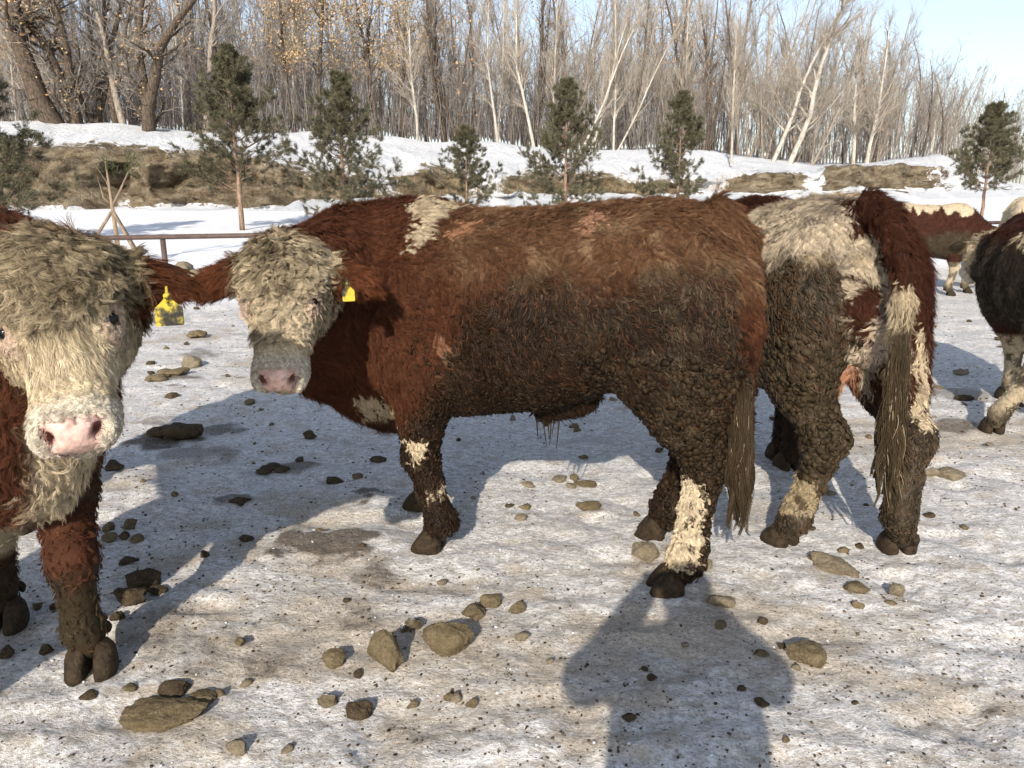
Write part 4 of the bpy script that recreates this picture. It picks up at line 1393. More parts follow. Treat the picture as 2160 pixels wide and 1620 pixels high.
PIPE = mat_plain('rusty_pipe', (0.085, 0.055, 0.045), 0.6, 0.3, 12, 0.45, 0.4, 0.003)
fa = at(230, 512, 10.4); fb = at(2092, 470, 15.0)
slope = (fb[1] - fa[1]) / (fb[0] - fa[0])
fz = 0.86
f0 = np.array([fa[0] - 9, fa[1] - 9 * slope]); f1 = np.array([fb[0] + 14, fb[1] + 14 * slope])
fen = empty('pipe_fence', (f0[0], f0[1], 0))
tag(fen, 'low rusty brown pipe fence between the pen and the clean snow', 'fence')
mb = MB(); mb.tube([(0, 0, fz), ((f1 - f0)[0], (f1 - f0)[1], fz + 0.02)], 0.034, 10); mb.build('rail', PIPE, fen)
pp = at(341, 505, 10.5); L_ = np.linalg.norm(f1 - f0); du = (f1 - f0) / L_
s0 = ((pp[:2] - f0) @ du) % 3.0
k = 0
while s0 + 3.0 * k < L_:
    q = du * (s0 + 3.0 * k)
    mb = MB(); mb.tube([(q[0], q[1], -0.1), (q[0], q[1], fz - 0.03)], 0.037, 10); mb.build('post', PIPE, fen); k += 1

# ------------------------------------------------------------------ dung clods, stones and frozen lumps
def mat_clod(name, c0, c1, snowy=0.0):
    m, nt, b = new_mat(name, 0.95, 0.05)
    v = geopos(nt)
    n = noise(nt, v, 28, 6, 0.72); n2 = noise(nt, v, 130, 6, 0.78)
    c = ramp(nt, n, [(0.3, c0), (0.7, c1)]).outputs[0]
    c = mix(nt, 0.8, c, ramp(nt, n2, [(0.32, (0.45, 0.45, 0.45)), (0.68, (1.25, 1.25, 1.25))]).outputs[0], 'MULTIPLY')
    if snowy:
        g = nt.nodes.new('ShaderNodeNewGeometry')
        sp = nt.nodes.new('ShaderNodeSeparateXYZ'); nt.links.new(g.outputs['Normal'], sp.inputs[0])
        a = nt.nodes.new('ShaderNodeMath'); a.operation = 'MULTIPLY'; nt.links.new(sp.outputs[2], a.inputs[0]); nt.links.new(noise(nt, v, 26, 4), a.inputs[1])
        c = mix(nt, ramp(nt, a.outputs[0], [(0.55 - snowy * 0.2, 0.0), (0.60 - snowy * 0.2, 0.9)]).outputs[0], c, (0.80, 0.80, 0.81))
    nt.links.new(c, b.inputs['Base Color'])
    bump(nt, b, n2, 1.0, 0.012)
    return m
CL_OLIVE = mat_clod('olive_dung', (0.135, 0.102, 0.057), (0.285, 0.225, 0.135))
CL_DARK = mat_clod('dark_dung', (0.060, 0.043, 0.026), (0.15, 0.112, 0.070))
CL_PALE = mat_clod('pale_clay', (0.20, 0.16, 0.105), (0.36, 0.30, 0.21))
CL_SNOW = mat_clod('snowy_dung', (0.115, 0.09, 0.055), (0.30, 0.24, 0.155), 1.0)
def lump_mesh(seed, kind='round', sub=ICO3):
    rng = np.random.default_rng(seed)
    V = sub[0].copy()
    if kind == 'wedge':
        V = np.sign(V) * np.abs(V) ** 0.75
        V[:, 0] = V[:, 0] * (1.0 - 0.62 * (V[:, 2] * 0.5 + 0.5)) + 0.55 * (0.5 - V[:, 2] * 0.5) - 0.35
    elif kind == 'block':
        V = np.sign(V) * np.abs(V) ** 0.6
    elif kind == 'slab':
        V = np.sign(V) * np.abs(V) ** 0.7
    elif kind == 'heap':
        # a trodden pile: several broken lumps run together
        VV, FF = [], []
        for k in range(9):
            a = rng.uniform(0, 6.28); rr = 0.62 * math.sqrt(rng.random()); s = rng.uniform(0.28, 0.52)
            B = ICO2[0] * s * rng.uniform(0.75, 1.3, 3)
            B = B + unit(B) * (0.35 * s * fbm(B * 4 + 9 * k, seed + k, 3))[:, None]
            FF.append(ICO2[1] + sum(len(v) for v in VV))
            VV.append(B + np.array((rr * math.cos(a), rr * math.sin(a), 0.75 * s * (1 - rr) - 0.25)))
        return np.concatenate(VV), np.concatenate(FF)
    # broken faces
    if kind != 'heap':
        for _ in range({'round': 9, 'wedge': 15, 'block': 14, 'slab': 10}[kind]):
            pn = unit(rng.normal(size=3)); pd = rng.uniform(0.50, 0.88)
            V = V - np.maximum(0, V @ pn - pd)[:, None] * pn * 0.92
    o = rng.uniform(-50, 50, 3)
    nv = unit(V)
    amp = {'round': 0.16, 'wedge': 0.12, 'block': 0.12, 'slab': 0.16, 'heap': 0.42}[kind]
    V = V + nv * (amp * fbm(V * 1.4 + o, seed, 3) * 1.6 + 0.09 * fbm(V * 4 + o, seed + 3, 3) + 0.07 * fbm(V * 10 + o, seed + 4, 3) + (0.30 * fbm(V * 4.5 + o, seed + 5, 3) if kind == 'heap' else 0))[:, None]
    return V, sub[1]
MESHES = {}
def lump(key, seed, kind, mat, sub=ICO3):
    k = (key, seed, kind, mat.name)
    if k not in MESHES:
        V, F_ = lump_mesh(seed, kind, sub)
        me = bpy.data.meshes.new('lump')
        me.from_pydata([tuple(v) for v in V], [], [tuple(f) for f in F_]); me.update()
        me.polygons.foreach_set('use_smooth', np.ones(len(me.polygons), bool))
        me.materials.append(mat)
        MESHES[k] = me
    return MESHES[k]
def clod(px_, py_, w, h, label, group, mat, seed, kind='round', rz=None, sink=0.25, deep=None, name='dung_clod', sub=ICO3, tilt=(0, 0)):
    """px_, py_: middle of the thing's foot in the photo; w, h: its size there in pixels"""
    rng = np.random.default_rng(seed * 13 + int(px_))
    g = gnd(px_, py_ - 0.12 * h)
    g[2] = gz(g[0], g[1])
    dist = g[1] * math.cos(PITCH) + CAMZ * math.sin(PITCH)
    W = w / FPX * dist
    ang = math.atan2(CAMZ, g[1])
    Hh = h / FPX * dist
    D = min((deep or 0.8) * W, max(0.75 * Hh / max(math.sin(ang), 0.25), 0.35 * W))
    # seen from above at an angle: height shows with cos, depth with sin
    hz = max(0.62 * Hh, (Hh - D * math.sin(ang) * 0.75) / math.cos(ang))
    if kind == 'heap': hz *= 1.5
    o = bpy.data.objects.new(name, lump('l', seed, kind, mat, sub))
    COL.objects.link(o)
    o.scale = (W / 2, D / 2, hz / 2)
    o.rotation_euler = (tilt[0], tilt[1], rng.uniform(-0.5, 0.5) if rz is None else rz)
    o.location = (g[0], g[1] + D * 0.3, g[2] + hz * (0.5 - sink * 0.6))
    tag(o, label, 'dung clod', group)
    return o
ICO5 = ico(5)
G1 = 'frozen dung clods lying on the ice'
BIG = [
 (812, 1432, 100, 132, 'wedge-shaped upright dung clod, the tallest in the foreground', CL_OLIVE, 11, 'wedge', -0.35, 0.55),
 (948, 1402, 122, 102, 'thick flat-faced dung block right of the tall wedge clod', CL_OLIVE, 12, 'block', 0.15, 0.6),
 (868, 1342, 58, 46, 'slanting oval clod with snow between the tall wedge and the flat block', CL_SNOW, 13, 'round', 0.7, 0.6),
 (706, 1418, 54, 54, 'knobbly olive clod left of the tall wedge clod', CL_OLIVE, 14, 'round', None, 0.8),
 (690, 1498, 46, 44, 'pale snow-dusted lump left of the dark brown clod', CL_SNOW, 15, 'round', None, 0.8),
 (754, 1518, 62, 60, 'dark brown clod below the tall wedge clod', CL_DARK, 16, 'round', None, 0.8),
 (1000, 1314, 58, 46, 'rounded clod touching its twin above the flat block', CL_OLIVE, 17, 'round', None, 0.8),
 (1038, 1288, 56, 40, 'rear one of the two touching rounded clods above the flat block', CL_OLIVE, 18, 'round', None, 0.8),
 (1090, 1300, 42, 34, 'small rounded clod right of the touching pair', CL_OLIVE, 19, 'round', None, 0.8),
 (1102, 1364, 34, 30, 'small tan clod below the rounded clod, right of the flat block', CL_PALE, 20, 'round', None, 0.8),
 (870, 1496, 26, 26, 'left one of two pebble-sized clods below the flat block', CL_OLIVE, 21, 'round', None, 0.8),
 (948, 1486, 26, 22, 'right one of two pebble-sized clods below the flat block', CL_OLIVE, 22, 'round', None, 0.8),
 (497, 1604, 52, 50, 'round tan clod at the bottom edge left of the middle', CL_PALE, 23, 'round', None, 0.8),
 (332, 1545, 178, 92, 'long log-shaped dung clod, largest at the lower left', CL_OLIVE, 24, 'slab', -0.05, 0.5),
 (366, 1476, 74, 50, 'shaded clod just behind the log-shaped clod', CL_DARK, 25, 'round', None, 0.8),
 (430, 1490, 72, 44, 'angular brown clod at the right end of the log-shaped clod', CL_OLIVE, 26, 'block', 0.5, 0.7),
 (505, 1372, 30, 30, 'lone small clod on lit ice right of the left hoof shadow', CL_OLIVE, 27, 'round', None, 0.8),
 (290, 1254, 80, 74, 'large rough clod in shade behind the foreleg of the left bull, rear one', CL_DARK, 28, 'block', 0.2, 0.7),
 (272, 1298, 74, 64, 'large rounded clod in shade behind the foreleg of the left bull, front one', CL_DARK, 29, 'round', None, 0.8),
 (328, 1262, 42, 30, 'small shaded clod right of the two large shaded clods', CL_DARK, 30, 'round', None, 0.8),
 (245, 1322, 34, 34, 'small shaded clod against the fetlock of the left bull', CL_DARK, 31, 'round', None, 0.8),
 (226, 1122, 34, 30, 'upper left ball of the dung heap beside the left bull knee', CL_OLIVE, 32, 'round', None, 0.8),
 (272, 1120, 34, 30, 'upper right ball of the dung heap beside the left bull knee', CL_OLIVE, 33, 'round', None, 0.8),
 (228, 1146, 36, 28, 'lower left ball of the dung heap beside the left bull knee', CL_OLIVE, 34, 'round', None, 0.8),
 (258, 1142, 26, 28, 'middle ball of the dung heap beside the left bull knee', CL_DARK, 35, 'round', None, 0.8),
 (284, 1146, 32, 26, 'lower right ball of the dung heap beside the left bull knee', CL_OLIVE, 36, 'round', None, 0.8),
 (1241, 1084, 54, 32, 'dome-shaped clod on lit ice under the belly of the shaggy bull', CL_OLIVE, 37, 'round', None, 0.8),
 (1110, 1076, 34, 18, 'flat clod right of the forehoof under the shaggy bull, rear one', CL_OLIVE, 38, 'slab', None, 0.8),
 (1098, 1104, 32, 24, 'tan clod right of the forehoof under the shaggy bull, front one', CL_PALE, 39, 'round', None, 0.8),
 (1115, 1030, 32, 20, 'left one of three tan clods under the belly of the shaggy bull', CL_PALE, 40, 'round', None, 0.8),
 (1183, 1022, 38, 22, 'middle one of three tan clods under the belly of the shaggy bull', CL_PALE, 41, 'round', None, 0.8),
 (1236, 1030, 46, 20, 'right one of three tan clods under the belly of the shaggy bull', CL_OLIVE, 42, 'slab', None, 0.8),
 (1358, 1192, 66, 60, 'pale clay lump just left of the white hind shank', CL_PALE, 43, 'round', None, 0.8),
 (1490, 1212, 50, 30, 'oval tan lump right of the white hind shank', CL_PALE, 44, 'round', None, 0.8),
 (1524, 1292, 56, 42, 'tan wedge lump lower right of the front hind hoof', CL_PALE, 45, 'slab', -0.4, 0.7),
 (1768, 1220, 118, 60, 'broad tan wedge clod between the hind hooves of the pied bull', CL_PALE, 46, 'wedge', -0.35, 0.7),
 (1816, 1264, 72, 42, 'pointed clod below the broad tan wedge clod', CL_OLIVE, 47, 'wedge', -0.2, 0.7),
 (1810, 1290, 30, 26, 'small clod below the pointed clod', CL_OLIVE, 48, 'round', None, 0.8),
 (1896, 1268, 38, 42, 'grey rounded clod right of the pointed clod', CL_PALE, 49, 'round', None, 0.8),
 (1882, 1284, 26, 14, 'tiny clod at the foot of the grey rounded clod', CL_OLIVE, 50, 'round', None, 0.8),
 (1710, 1416, 98, 68, 'big egg-shaped clod with dark top, alone at the lower right', CL_OLIVE, 51, 'round', -0.35, 0.75),
 (1650, 1372, 24, 16, 'dark flake left of the big egg-shaped clod', CL_DARK, 52, 'slab', None, 0.8),
 (1608, 1392, 30, 20, 'small yellow-brown clod at the edge of the human shadow', CL_OLIVE, 53, 'round', None, 0.8),
 (1522, 1338, 26, 28, 'small clod at the upper right edge of the human shadow', CL_OLIVE, 54, 'round', None, 0.8),
 (1376, 1446, 24, 22, 'front one of two small clods inside the human shadow', CL_DARK, 55, 'round', None, 0.8),
 (1360, 1424, 18, 16, 'rear one of two small clods inside the human shadow', CL_DARK, 56, 'round', None, 0.8),
 (1565, 1468, 20, 18, 'dark clod alone in the right half of the human shadow', CL_DARK, 57, 'round', None, 0.8),
 (2006, 1022, 68, 44, 'tan brick-like clod right of the pied bull', CL_PALE, 58, 'block', -0.2, 0.6),
 (1964, 1016, 36, 30, 'squarish clod left of the brick-like clod', CL_PALE, 59, 'block', 0.2, 0.7),
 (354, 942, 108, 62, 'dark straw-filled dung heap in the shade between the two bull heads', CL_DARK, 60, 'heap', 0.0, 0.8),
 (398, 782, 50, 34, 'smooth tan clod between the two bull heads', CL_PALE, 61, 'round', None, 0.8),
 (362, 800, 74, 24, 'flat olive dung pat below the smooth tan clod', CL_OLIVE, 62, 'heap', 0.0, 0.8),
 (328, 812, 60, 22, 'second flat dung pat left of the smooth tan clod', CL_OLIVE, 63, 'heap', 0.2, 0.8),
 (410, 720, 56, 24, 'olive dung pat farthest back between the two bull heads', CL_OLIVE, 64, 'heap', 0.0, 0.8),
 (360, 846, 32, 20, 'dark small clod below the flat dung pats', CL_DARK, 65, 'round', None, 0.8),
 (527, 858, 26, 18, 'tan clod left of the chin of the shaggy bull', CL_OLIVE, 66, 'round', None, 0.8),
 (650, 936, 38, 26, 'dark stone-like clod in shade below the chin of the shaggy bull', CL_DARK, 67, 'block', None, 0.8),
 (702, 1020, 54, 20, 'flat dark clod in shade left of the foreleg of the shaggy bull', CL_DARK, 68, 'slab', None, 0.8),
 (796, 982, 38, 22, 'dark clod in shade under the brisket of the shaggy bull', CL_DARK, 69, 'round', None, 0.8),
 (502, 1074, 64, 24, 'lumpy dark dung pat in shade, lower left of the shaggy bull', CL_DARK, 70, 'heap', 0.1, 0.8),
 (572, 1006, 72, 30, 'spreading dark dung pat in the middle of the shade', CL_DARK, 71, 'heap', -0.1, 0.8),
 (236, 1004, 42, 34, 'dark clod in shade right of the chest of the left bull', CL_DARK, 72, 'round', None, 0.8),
 (96, 1388, 34, 32, 'round clod between the forehooves of the left bull', CL_DARK, 73, 'round', None, 0.8),
 (116, 1284, 30, 22, 'small clod left of the foreleg of the left bull', CL_DARK, 74, 'round', None, 0.8),
 (182, 1484, 40, 26, 'dark crumbly clod below the forehoof of the left bull', CL_DARK, 75, 'round', None, 0.8),
 (2040, 848, 38, 22, 'dark clod in shade left of the dark muddy cow hoof', CL_DARK, 76, 'round', None, 0.8),
 (2026, 796, 48, 20, 'flat tan dung pat on lit ice left of the dark muddy cow', CL_PALE, 77, 'heap', None, 0.8),
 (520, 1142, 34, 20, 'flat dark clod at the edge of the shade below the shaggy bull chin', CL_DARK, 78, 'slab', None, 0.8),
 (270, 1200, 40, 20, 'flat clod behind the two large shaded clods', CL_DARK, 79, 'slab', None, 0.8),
 (10, 1392, 40, 34, 'clod at the very left edge of the picture', CL_DARK, 80, 'round', None, 0.8),
]
for (px_, py_, w, h, lab, mt, sd, kd, rz, dp) in BIG:
    clod(px_, py_, w, h, lab, G1, mt, sd, kd, rz, 0.38, dp, sub=ICO5 if w > 60 else ICO4)
rc = np.random.default_rng(99)
n_s = 0
while n_s < 170:
    # scattered small lumps, thicker in the trampled middle distance
    Y = 1.5 + 9.5 * rc.random() ** 1.25
    X = rc.uniform(-0.72, 0.72) * Y
    size = rc.uniform(0.008, 0.019) * (1 + 0.16 * Y)
    far = Y > 4.2
    lab = 'small frozen dung lump on the ice in the far half of the pen' if far else ('small frozen dung lump on the near ice, right half' if X > 0 else 'small frozen dung lump on the near ice, left half')
    grp = 'small dung lumps, far half of the pen' if far else ('small dung lumps on the near right ice' if X > 0 else 'small dung lumps on the near left ice')
    mt = (CL_OLIVE, CL_DARK, CL_OLIVE, CL_PALE)[rc.integers(0, 4)]
    o = bpy.data.objects.new('dung_lump', lump('s', 200 + int(rc.integers(0, 7)), ('round', 'round', 'slab', 'block')[rc.integers(0, 4)], mt, ICO2))
    COL.objects.link(o)
    o.scale = (size * rc.uniform(0.8, 1.4), size * rc.uniform(0.7, 1.2), size * rc.uniform(0.65, 1.0))
    o.rotation_euler = (rc.uniform(-0.4, 0.4), rc.uniform(-0.4, 0.4), rc.uniform(0, 6.28))
    o.location = (X, Y, gz(X, Y) + size * 0.25)
    tag(o, lab, 'dung lump', grp)
    n_s += 1
# crumbs of dung and ice: countless
n = 15000
Y = 1.2 + 9 * rc.random(n) ** 1.6
X = rc.uniform(-0.78, 0.78, n) * Y
dn = fbm(np.stack([X, Y, 0 * X], 1) * 1.6, 660, 3)
k = dn + rc.normal(0, 0.25, n) > -0.05
X, Y = X[k], Y[k]
Z = np.array([gz(a, b) for a, b in zip(X, Y)])
P = np.stack([X, Y, Z + 0.001], 1)
s_ = (0.0014 + 0.0042 * rc.random(len(P)) ** 2.2) * (1 + 0.12 * Y)
ice_ = rc.random(len(P)) < 0.14
cl = np.where(ice_[:, None], np.array((0.62, 0.62, 0.62))[None], np.array((0.065, 0.047, 0.028))[None] * rc.uniform(0.5, 2.2, (len(P), 1)))
o = mud_clods('ice_and_dung_crumbs', None, P, np.tile(np.array((0, 0, 1.0)), (len(P), 1)), s_, cl, 9, 0.6)
tag(o, 'countless crumbs of dung and ice strewn over the pen', 'crumbs', kind='stuff')

# earth mound behind the fence
V, F_ = lump_mesh(333, 'heap', ICO4)
mo = at(392, 552, 12.6)
o = mesh_obj('earth_mound', V * np.array((0.33, 0.30, 0.40)), F_, CL_PALE, None, True, loc=(mo[0], 12.6, zf(12.6) + 0.08))
tag(o, 'small pale earth mound in the snow behind the fence post', 'mound')

# ------------------------------------------------------------------ the person taking the picture, standing behind the camera
per = empty('person', (0.02, -0.36, 0))
tag(per, 'person in dark winter coat and hat holding up a phone behind the viewpoint', 'person')
Fd = Field((-0.48, -0.30, -0.01), (0.48, 0.42, 1.76), 0.0085)
A = np.array
for sd in (-1, 1):
    Fd.chain([A((0.09 * sd, 0, 0.92)), A((0.11 * sd, 0.02, 0.50)), A((0.12 * sd, -0.01, 0.10))], [0.105, 0.075, 0.06], 0.03)
    Fd.cap((0.12 * sd, -0.03, 0.055), (0.135 * sd, 0.17, 0.045), 0.055, 0.045, 0.03)
    sh, el, wr = A((0.19 * sd, 0.0, 1.40)), A((0.285 * sd, 0.14, 1.27)), A((0.10 * sd, 0.32, 1.43))
    Fd.chain([sh, el], [0.085, 0.072], 0.04); Fd.chain([el, wr], [0.070, 0.050], 0.03)
    palm = A((0.085 * sd, 0.335, 1.465))
    Fd.cap(wr, palm, 0.034, 0.034, 0.015)
    for i, (dz, ln) in enumerate(((0.028, 0.060), (0.010, 0.068), (-0.008, 0.064), (-0.026, 0.050))):
        b0 = palm + A((-0.004 * sd, 0.012, dz)); m_ = b0 + A((0.006 * sd, 0.028, 0.004)); e_ = m_ + A((-0.55 * ln * sd, 0.012, 0.002))
        Fd.chain([b0, m_, e_], [0.011, 0.010, 0.0085], 0.004)
    Fd.chain([palm + A((0, -0.005, -0.02)), palm + A((-0.02 * sd, -0.012, 0.015)), palm + A((-0.032 * sd, -0.004, 0.035))], [0.013, 0.0115, 0.0095], 0.005)
Fd.ell((0, 0, 1.18), np.eye(3), (0.225, 0.155, 0.33), 0.05)
Fd.ell((0, 0, 0.93), np.eye(3), (0.205, 0.15, 0.20), 0.06)
Fd.cap((-0.13, 0, 1.39), (0.13, 0, 1.39), 0.095, 0.095, 0.05)
Fd.cap((0, 0, 1.44), (0, 0.01, 1.52), 0.065, 0.06, 0.03)
Fd.ell((0, 0.02, 1.60), np.eye(3), (0.078, 0.098, 0.115), 0.03)
Fd.ell((0, 0.0, 1.645), np.eye(3), (0.098, 0.112, 0.080), 0.02)
Fd.cap((0, 0.115, 1.60), (0, 0.128, 1.575), 0.012, 0.016, 0.012)
for sd in (-1, 1):
    Fd.ell((0.033 * sd, 0.112, 1.612), np.eye(3), (0.016, 0.012, 0.010), 0.008, cut=True)
    Fd.ell((0.080 * sd, 0.005, 1.59), np.eye(3), (0.012, 0.022, 0.032), 0.01)
Fd.cap((-0.022, 0.112, 1.540), (0.022, 0.112, 1.540), 0.005, 0.005, 0.005, cut=True)
V, Q = Fd.mesh(); V = relax(V, Q, 1, 0.4)
z = V[:, 2]
cc = np.tile((0.025, 0.028, 0.036), (len(V), 1))
cc[z < 0.86] = (0.02, 0.022, 0.03); cc[z < 0.14] = (0.03, 0.022, 0.016)
face = (z > 1.49) & (z < 1.635); cc[face] = (0.50, 0.31, 0.22)
hat = z >= 1.635; cc[hat] = (0.05, 0.05, 0.055)
hand = (V[:, 1] > 0.315) & (z > 1.40); cc[hand] = (0.50, 0.31, 0.22)
mesh_obj('body', V, Q, HIDE, per, True, {'coat': cc, 'wet': np.zeros(len(V))})
PH = mat_plain('phone_case', (0.02, 0.02, 0.022), 0.35, 0.5, 5, 0.1, 0.0)
mb = MB(); mb.box((0, 0, 0), (0.078, 0.004, 0.037))
ph = mb.build('phone', PH, None, False, (0.0, -0.014, 1.488))
bv = ph.modifiers.new('bevel', 'BEVEL'); bv.width = 0.003; bv.segments = 2
tag(ph, 'black phone held level by the person behind the viewpoint', 'phone')
# ------------------------------------------------------------------ shared coat and fur rules
def nvec(P, sc, seed):
    return np.stack([vnoise(P * sc, seed), vnoise(P * sc, seed + 31), vnoise(P * sc, seed + 57)], 1)

def paint_head(col, wet, P, q, on, dirt_amt=0.6, seed=3, red=RED):
    """cream face, soiled on the crown, pink nose and eye rims"""
    s_, l_, n_ = q.T
    n1 = fbm(P * 22, seed, 4); n2 = fbm(P * 60, seed + 4, 3)
    face = CREAM[None] * (1 + 0.12 * n2)[:, None]
    crown = 1 - sstep(0.05, 0.30, s_)
    side = sstep(0.07, 0.13, np.abs(l_))
    d = np.clip(dirt_amt * (0.25 + 0.85 * crown + 0.3 * side) + 0.75 * n1, 0, 1)
    face = mixc(face, (0.20, 0.155, 0.085), d * 0.8)
    face = mixc(face, (0.085, 0.065, 0.04), sstep(0.25, 0.6, n1 + n2 * 0.6 + 0.3 * crown - 0.15) * 0.8)
    jaw = sstep(-0.09, -0.16, n_) * sstep(0.2, 0.1, s_)
    col = lerp(col, face, on * (1 - 0.0 * jaw))
    # chin and lips
    lip = on * sstep(0.37, 0.42, s_)
    col = lerp(col, np.tile((0.60, 0.53, 0.42), (len(P), 1)) * (1 + 0.15 * n2)[:, None], lip)
    # eye rims
    for sd in (-1, 1):
        r = np.sqrt(((s_ - 0.20) / 1.3) ** 2 + (l_ - 0.124 * sd) ** 2 + (n_ - 0.008) ** 2)
        col = lerp(col, np.tile((0.58, 0.42, 0.33), (len(P), 1)), on * 0.6 * sstep(0.054, 0.036, r))
    nose = nose_mask(q, on)
    pink = np.tile((0.64, 0.43, 0.37), (len(P), 1)) * (1 + 0.12 * n1)[:, None]
    pink = mixc(pink, (0.10, 0.07, 0.05), sstep(0.22, 0.42, fbm(P * 120, seed + 9, 3)) * 0.5)
    col = lerp(col, pink, nose)
    for sd in (-1, 1):
        r = np.sqrt((s_ - 0.480) ** 2 + (l_ - 0.054 * sd) ** 2 + (n_ - 0.012) ** 2)
        col = lerp(col, np.tile((0.20, 0.085, 0.07), (len(P), 1)), on * sstep(0.026, 0.014, r))
    wet = np.where(nose > 0.5, 0.9, wet * (1 - on) + 0.0)
    return col, wet

def nose_mask(q, on):
    """bare pad: the front of the muzzle between the nostrils, above the lip"""
    s_, l_, n_ = q.T
    th = np.degrees(np.arctan2(n_ + 0.035, s_ - 0.432))
    w = 0.044 + 0.024 * sstep(-5, 55, th)
    return on * (s_ > 0.40) * sstep(-24, -16, th) * sstep(84, 74, th) * sstep(w + 0.008, w - 0.004, np.abs(l_))

def legness(c, P):
    d = np.full(len(P), 9.0)
    for a, b in c.legline:
        ab = b - a
        t = np.clip((P - a) @ ab / (ab @ ab), 0, 1)
        d = np.minimum(d, np.linalg.norm(P - a - t[:, None] * ab, axis=1))
    return sstep(0.16, 0.10, d) * sstep(0.78, 0.62, P[:, 2])

def base_flow(P, Nn, q, on, c, seed, wild=0.7):
    x, y, z = P.T
    f = np.tile(np.array([-0.55, 0, -0.85]), (len(P), 1))
    topw = sstep(0.6, 0.95, Nn[:, 2])
    f = lerp(f, np.stack([-np.ones(len(P)), 0.9 * np.sign(y) * 1.0, np.zeros(len(P))], 1), topw)
    lg = legness(c, P)
    f = lerp(f, np.tile(np.array([-0.15, 0, -1.0]), (len(P), 1)), lg)
    S, Lt, Nf = c.HR
    hf = S[None] * (0.9 + 0 * q[:, :1]) + Lt[None] * (q[:, 1:2] * 3.0)
    f = lerp(f, hf, on)
    wl = (wild * (1 - 0.55 * on * sstep(0.12, 0.28, q[:, 0])))[:, None]
    f = f + wl * nvec(P, 8.0, seed) + 0.9 * wl * nvec(P, 26.0, seed + 5) * (1 - 0.3 * on)[:, None]
    for a, tip, flat, sd in c.ears:
        ab = tip - a
        t = (P - a) @ ab / (ab @ ab)
        d = np.linalg.norm(P - a - np.clip(t, 0, 1)[:, None] * ab, axis=1)
        w = (d < 0.085) * sstep(0.1, 0.25, t)
        f = lerp(f, unit(ab)[None] + np.array([0, 0, -0.7])[None] + 0.25 * nvec(P, 12, seed), w)
    return f

# ------------------------------------------------------------------ the red bull in the middle
CA = math.radians(161.5)
main = Cow('bull', (0.11, 3.03), CA, 'shaggy red-brown bull with curly cream face and mud-caked flank, standing side-on in the middle', 0.0125)
hfl, hhl, hhr = main.L(gnd(912, 1158)), main.L(gnd(1412, 1248)), main.L(gnd(1380, 1132))
hfr = main.L(np.array([-0.44, 3.43, 0]))
torso_main = [(-0.76, 1.24, 1.06, 0.05), (-0.73, 1.36, 0.95, 0.16), (-0.64, 1.435, 0.86, 0.235), (-0.52, 1.46, 0.82, 0.27), (-0.38, 1.455, 0.77, 0.285), (-0.1, 1.43, 0.66, 0.335),
              (0.2, 1.415, 0.60, 0.34), (0.45, 1.43, 0.56, 0.29), (0.62, 1.43, 0.53, 0.26), (0.76, 1.36, 0.56, 0.22), (0.86, 1.22, 0.68, 0.14), (0.90, 1.08, 0.86, 0.05)]
m_poll, m_muz = main.L(at(594, 536, 2.56)), main.L(at(588, 842, 2.36))
m_lat = main.Ld((0.985, 0.10, 0.0))
def main_extra(Fd, H):
    # sheath and brisket
    a, b = main.px(1150, 868, 1, 0.0), main.px(1230, 842, 1, 0.0)
    Fd.cap(a, b, 0.032, 0.05, 0.08)
    Fd.cap((0.66, 0, 0.60), (0.80, 0.05, 0.64), 0.12, 0.12, 0.10)
    for a_, b_, y_ in (((952, 520), (968, 700), 0.345), ((968, 700), (985, 800), 0.335), ((905, 610), (952, 730), 0.335)):
        Fd.cap(main.px(*a_, 1, y_), main.px(*b_, 1, y_), 0.022, 0.026, 0.035, cut=True)
    Fd.ell((0.52, 0.20, 1.02), np.eye(3), (0.17, 0.12, 0.26), 0.06)
main.build(torso_main,
    dict(hoof=(hfl[0], hfl[1]), knee=(hfl[0] + 0.045, hfl[1] + 0.0), elbow=(hfl[0] + 0.02, 0.20), dir=(1, 0.12, 0)),
    dict(hoof=(hfr[0], hfr[1]), elbow=(hfr[0] + 0.02, -0.19)),
    dict(hoof=(hhl[0], hhl[1]), hock=tuple(main.L(at(1487, 962, 2.66))), stifle=(hhl[0] + 0.07, 0.20, 0.84), hip=(hhl[0] - 0.01, 0.15, 1.14), tb=0.05, dir=(1, 0.35, 0)),
    dict(hoof=(hhr[0], hhr[1]), hock=(hhr[0] - 0.16, hhr[1] + 0.02, 0.54), hip=(hhl[0] - 0.01, -0.15, 1.14), tb=0.05),
    m_poll, m_muz, m_lat,
    tail=([(-0.68, 0.0, 1.42), (-0.765, 0.03, 1.32), (-0.80, 0.06, 1.12), main.L(at(1580, 690, 2.60)), main.L(at(1568, 800, 2.58)), main.L(at(1566, 930, 2.58))], [0.055, 0.045, 0.04, 0.034, 0.026, 0.012]),
    ear_l=dict(tip=main.L(at(800, 612, 2.66)), flat=main.Ld((0.1, -0.75, 0.6))), ear_r=dict(tip=main.L(at(392, 618, 2.72)), flat=main.Ld((-0.1, -0.85, 0.5))),
    neck=dict(top=(0.50, 0.0, 1.24), low=(0.66, 0.03, 0.84), mid=((0.78, 0.12, 1.24), (0.86, 0.20, 0.92)), dewlap=([(0.70, 0.03, 0.66), (0.90, 0.20, 0.74), (0.98, 0.34, 0.92)], [0.10, 0.08, 0.06])),
    hs=0.88, extra=main_extra)

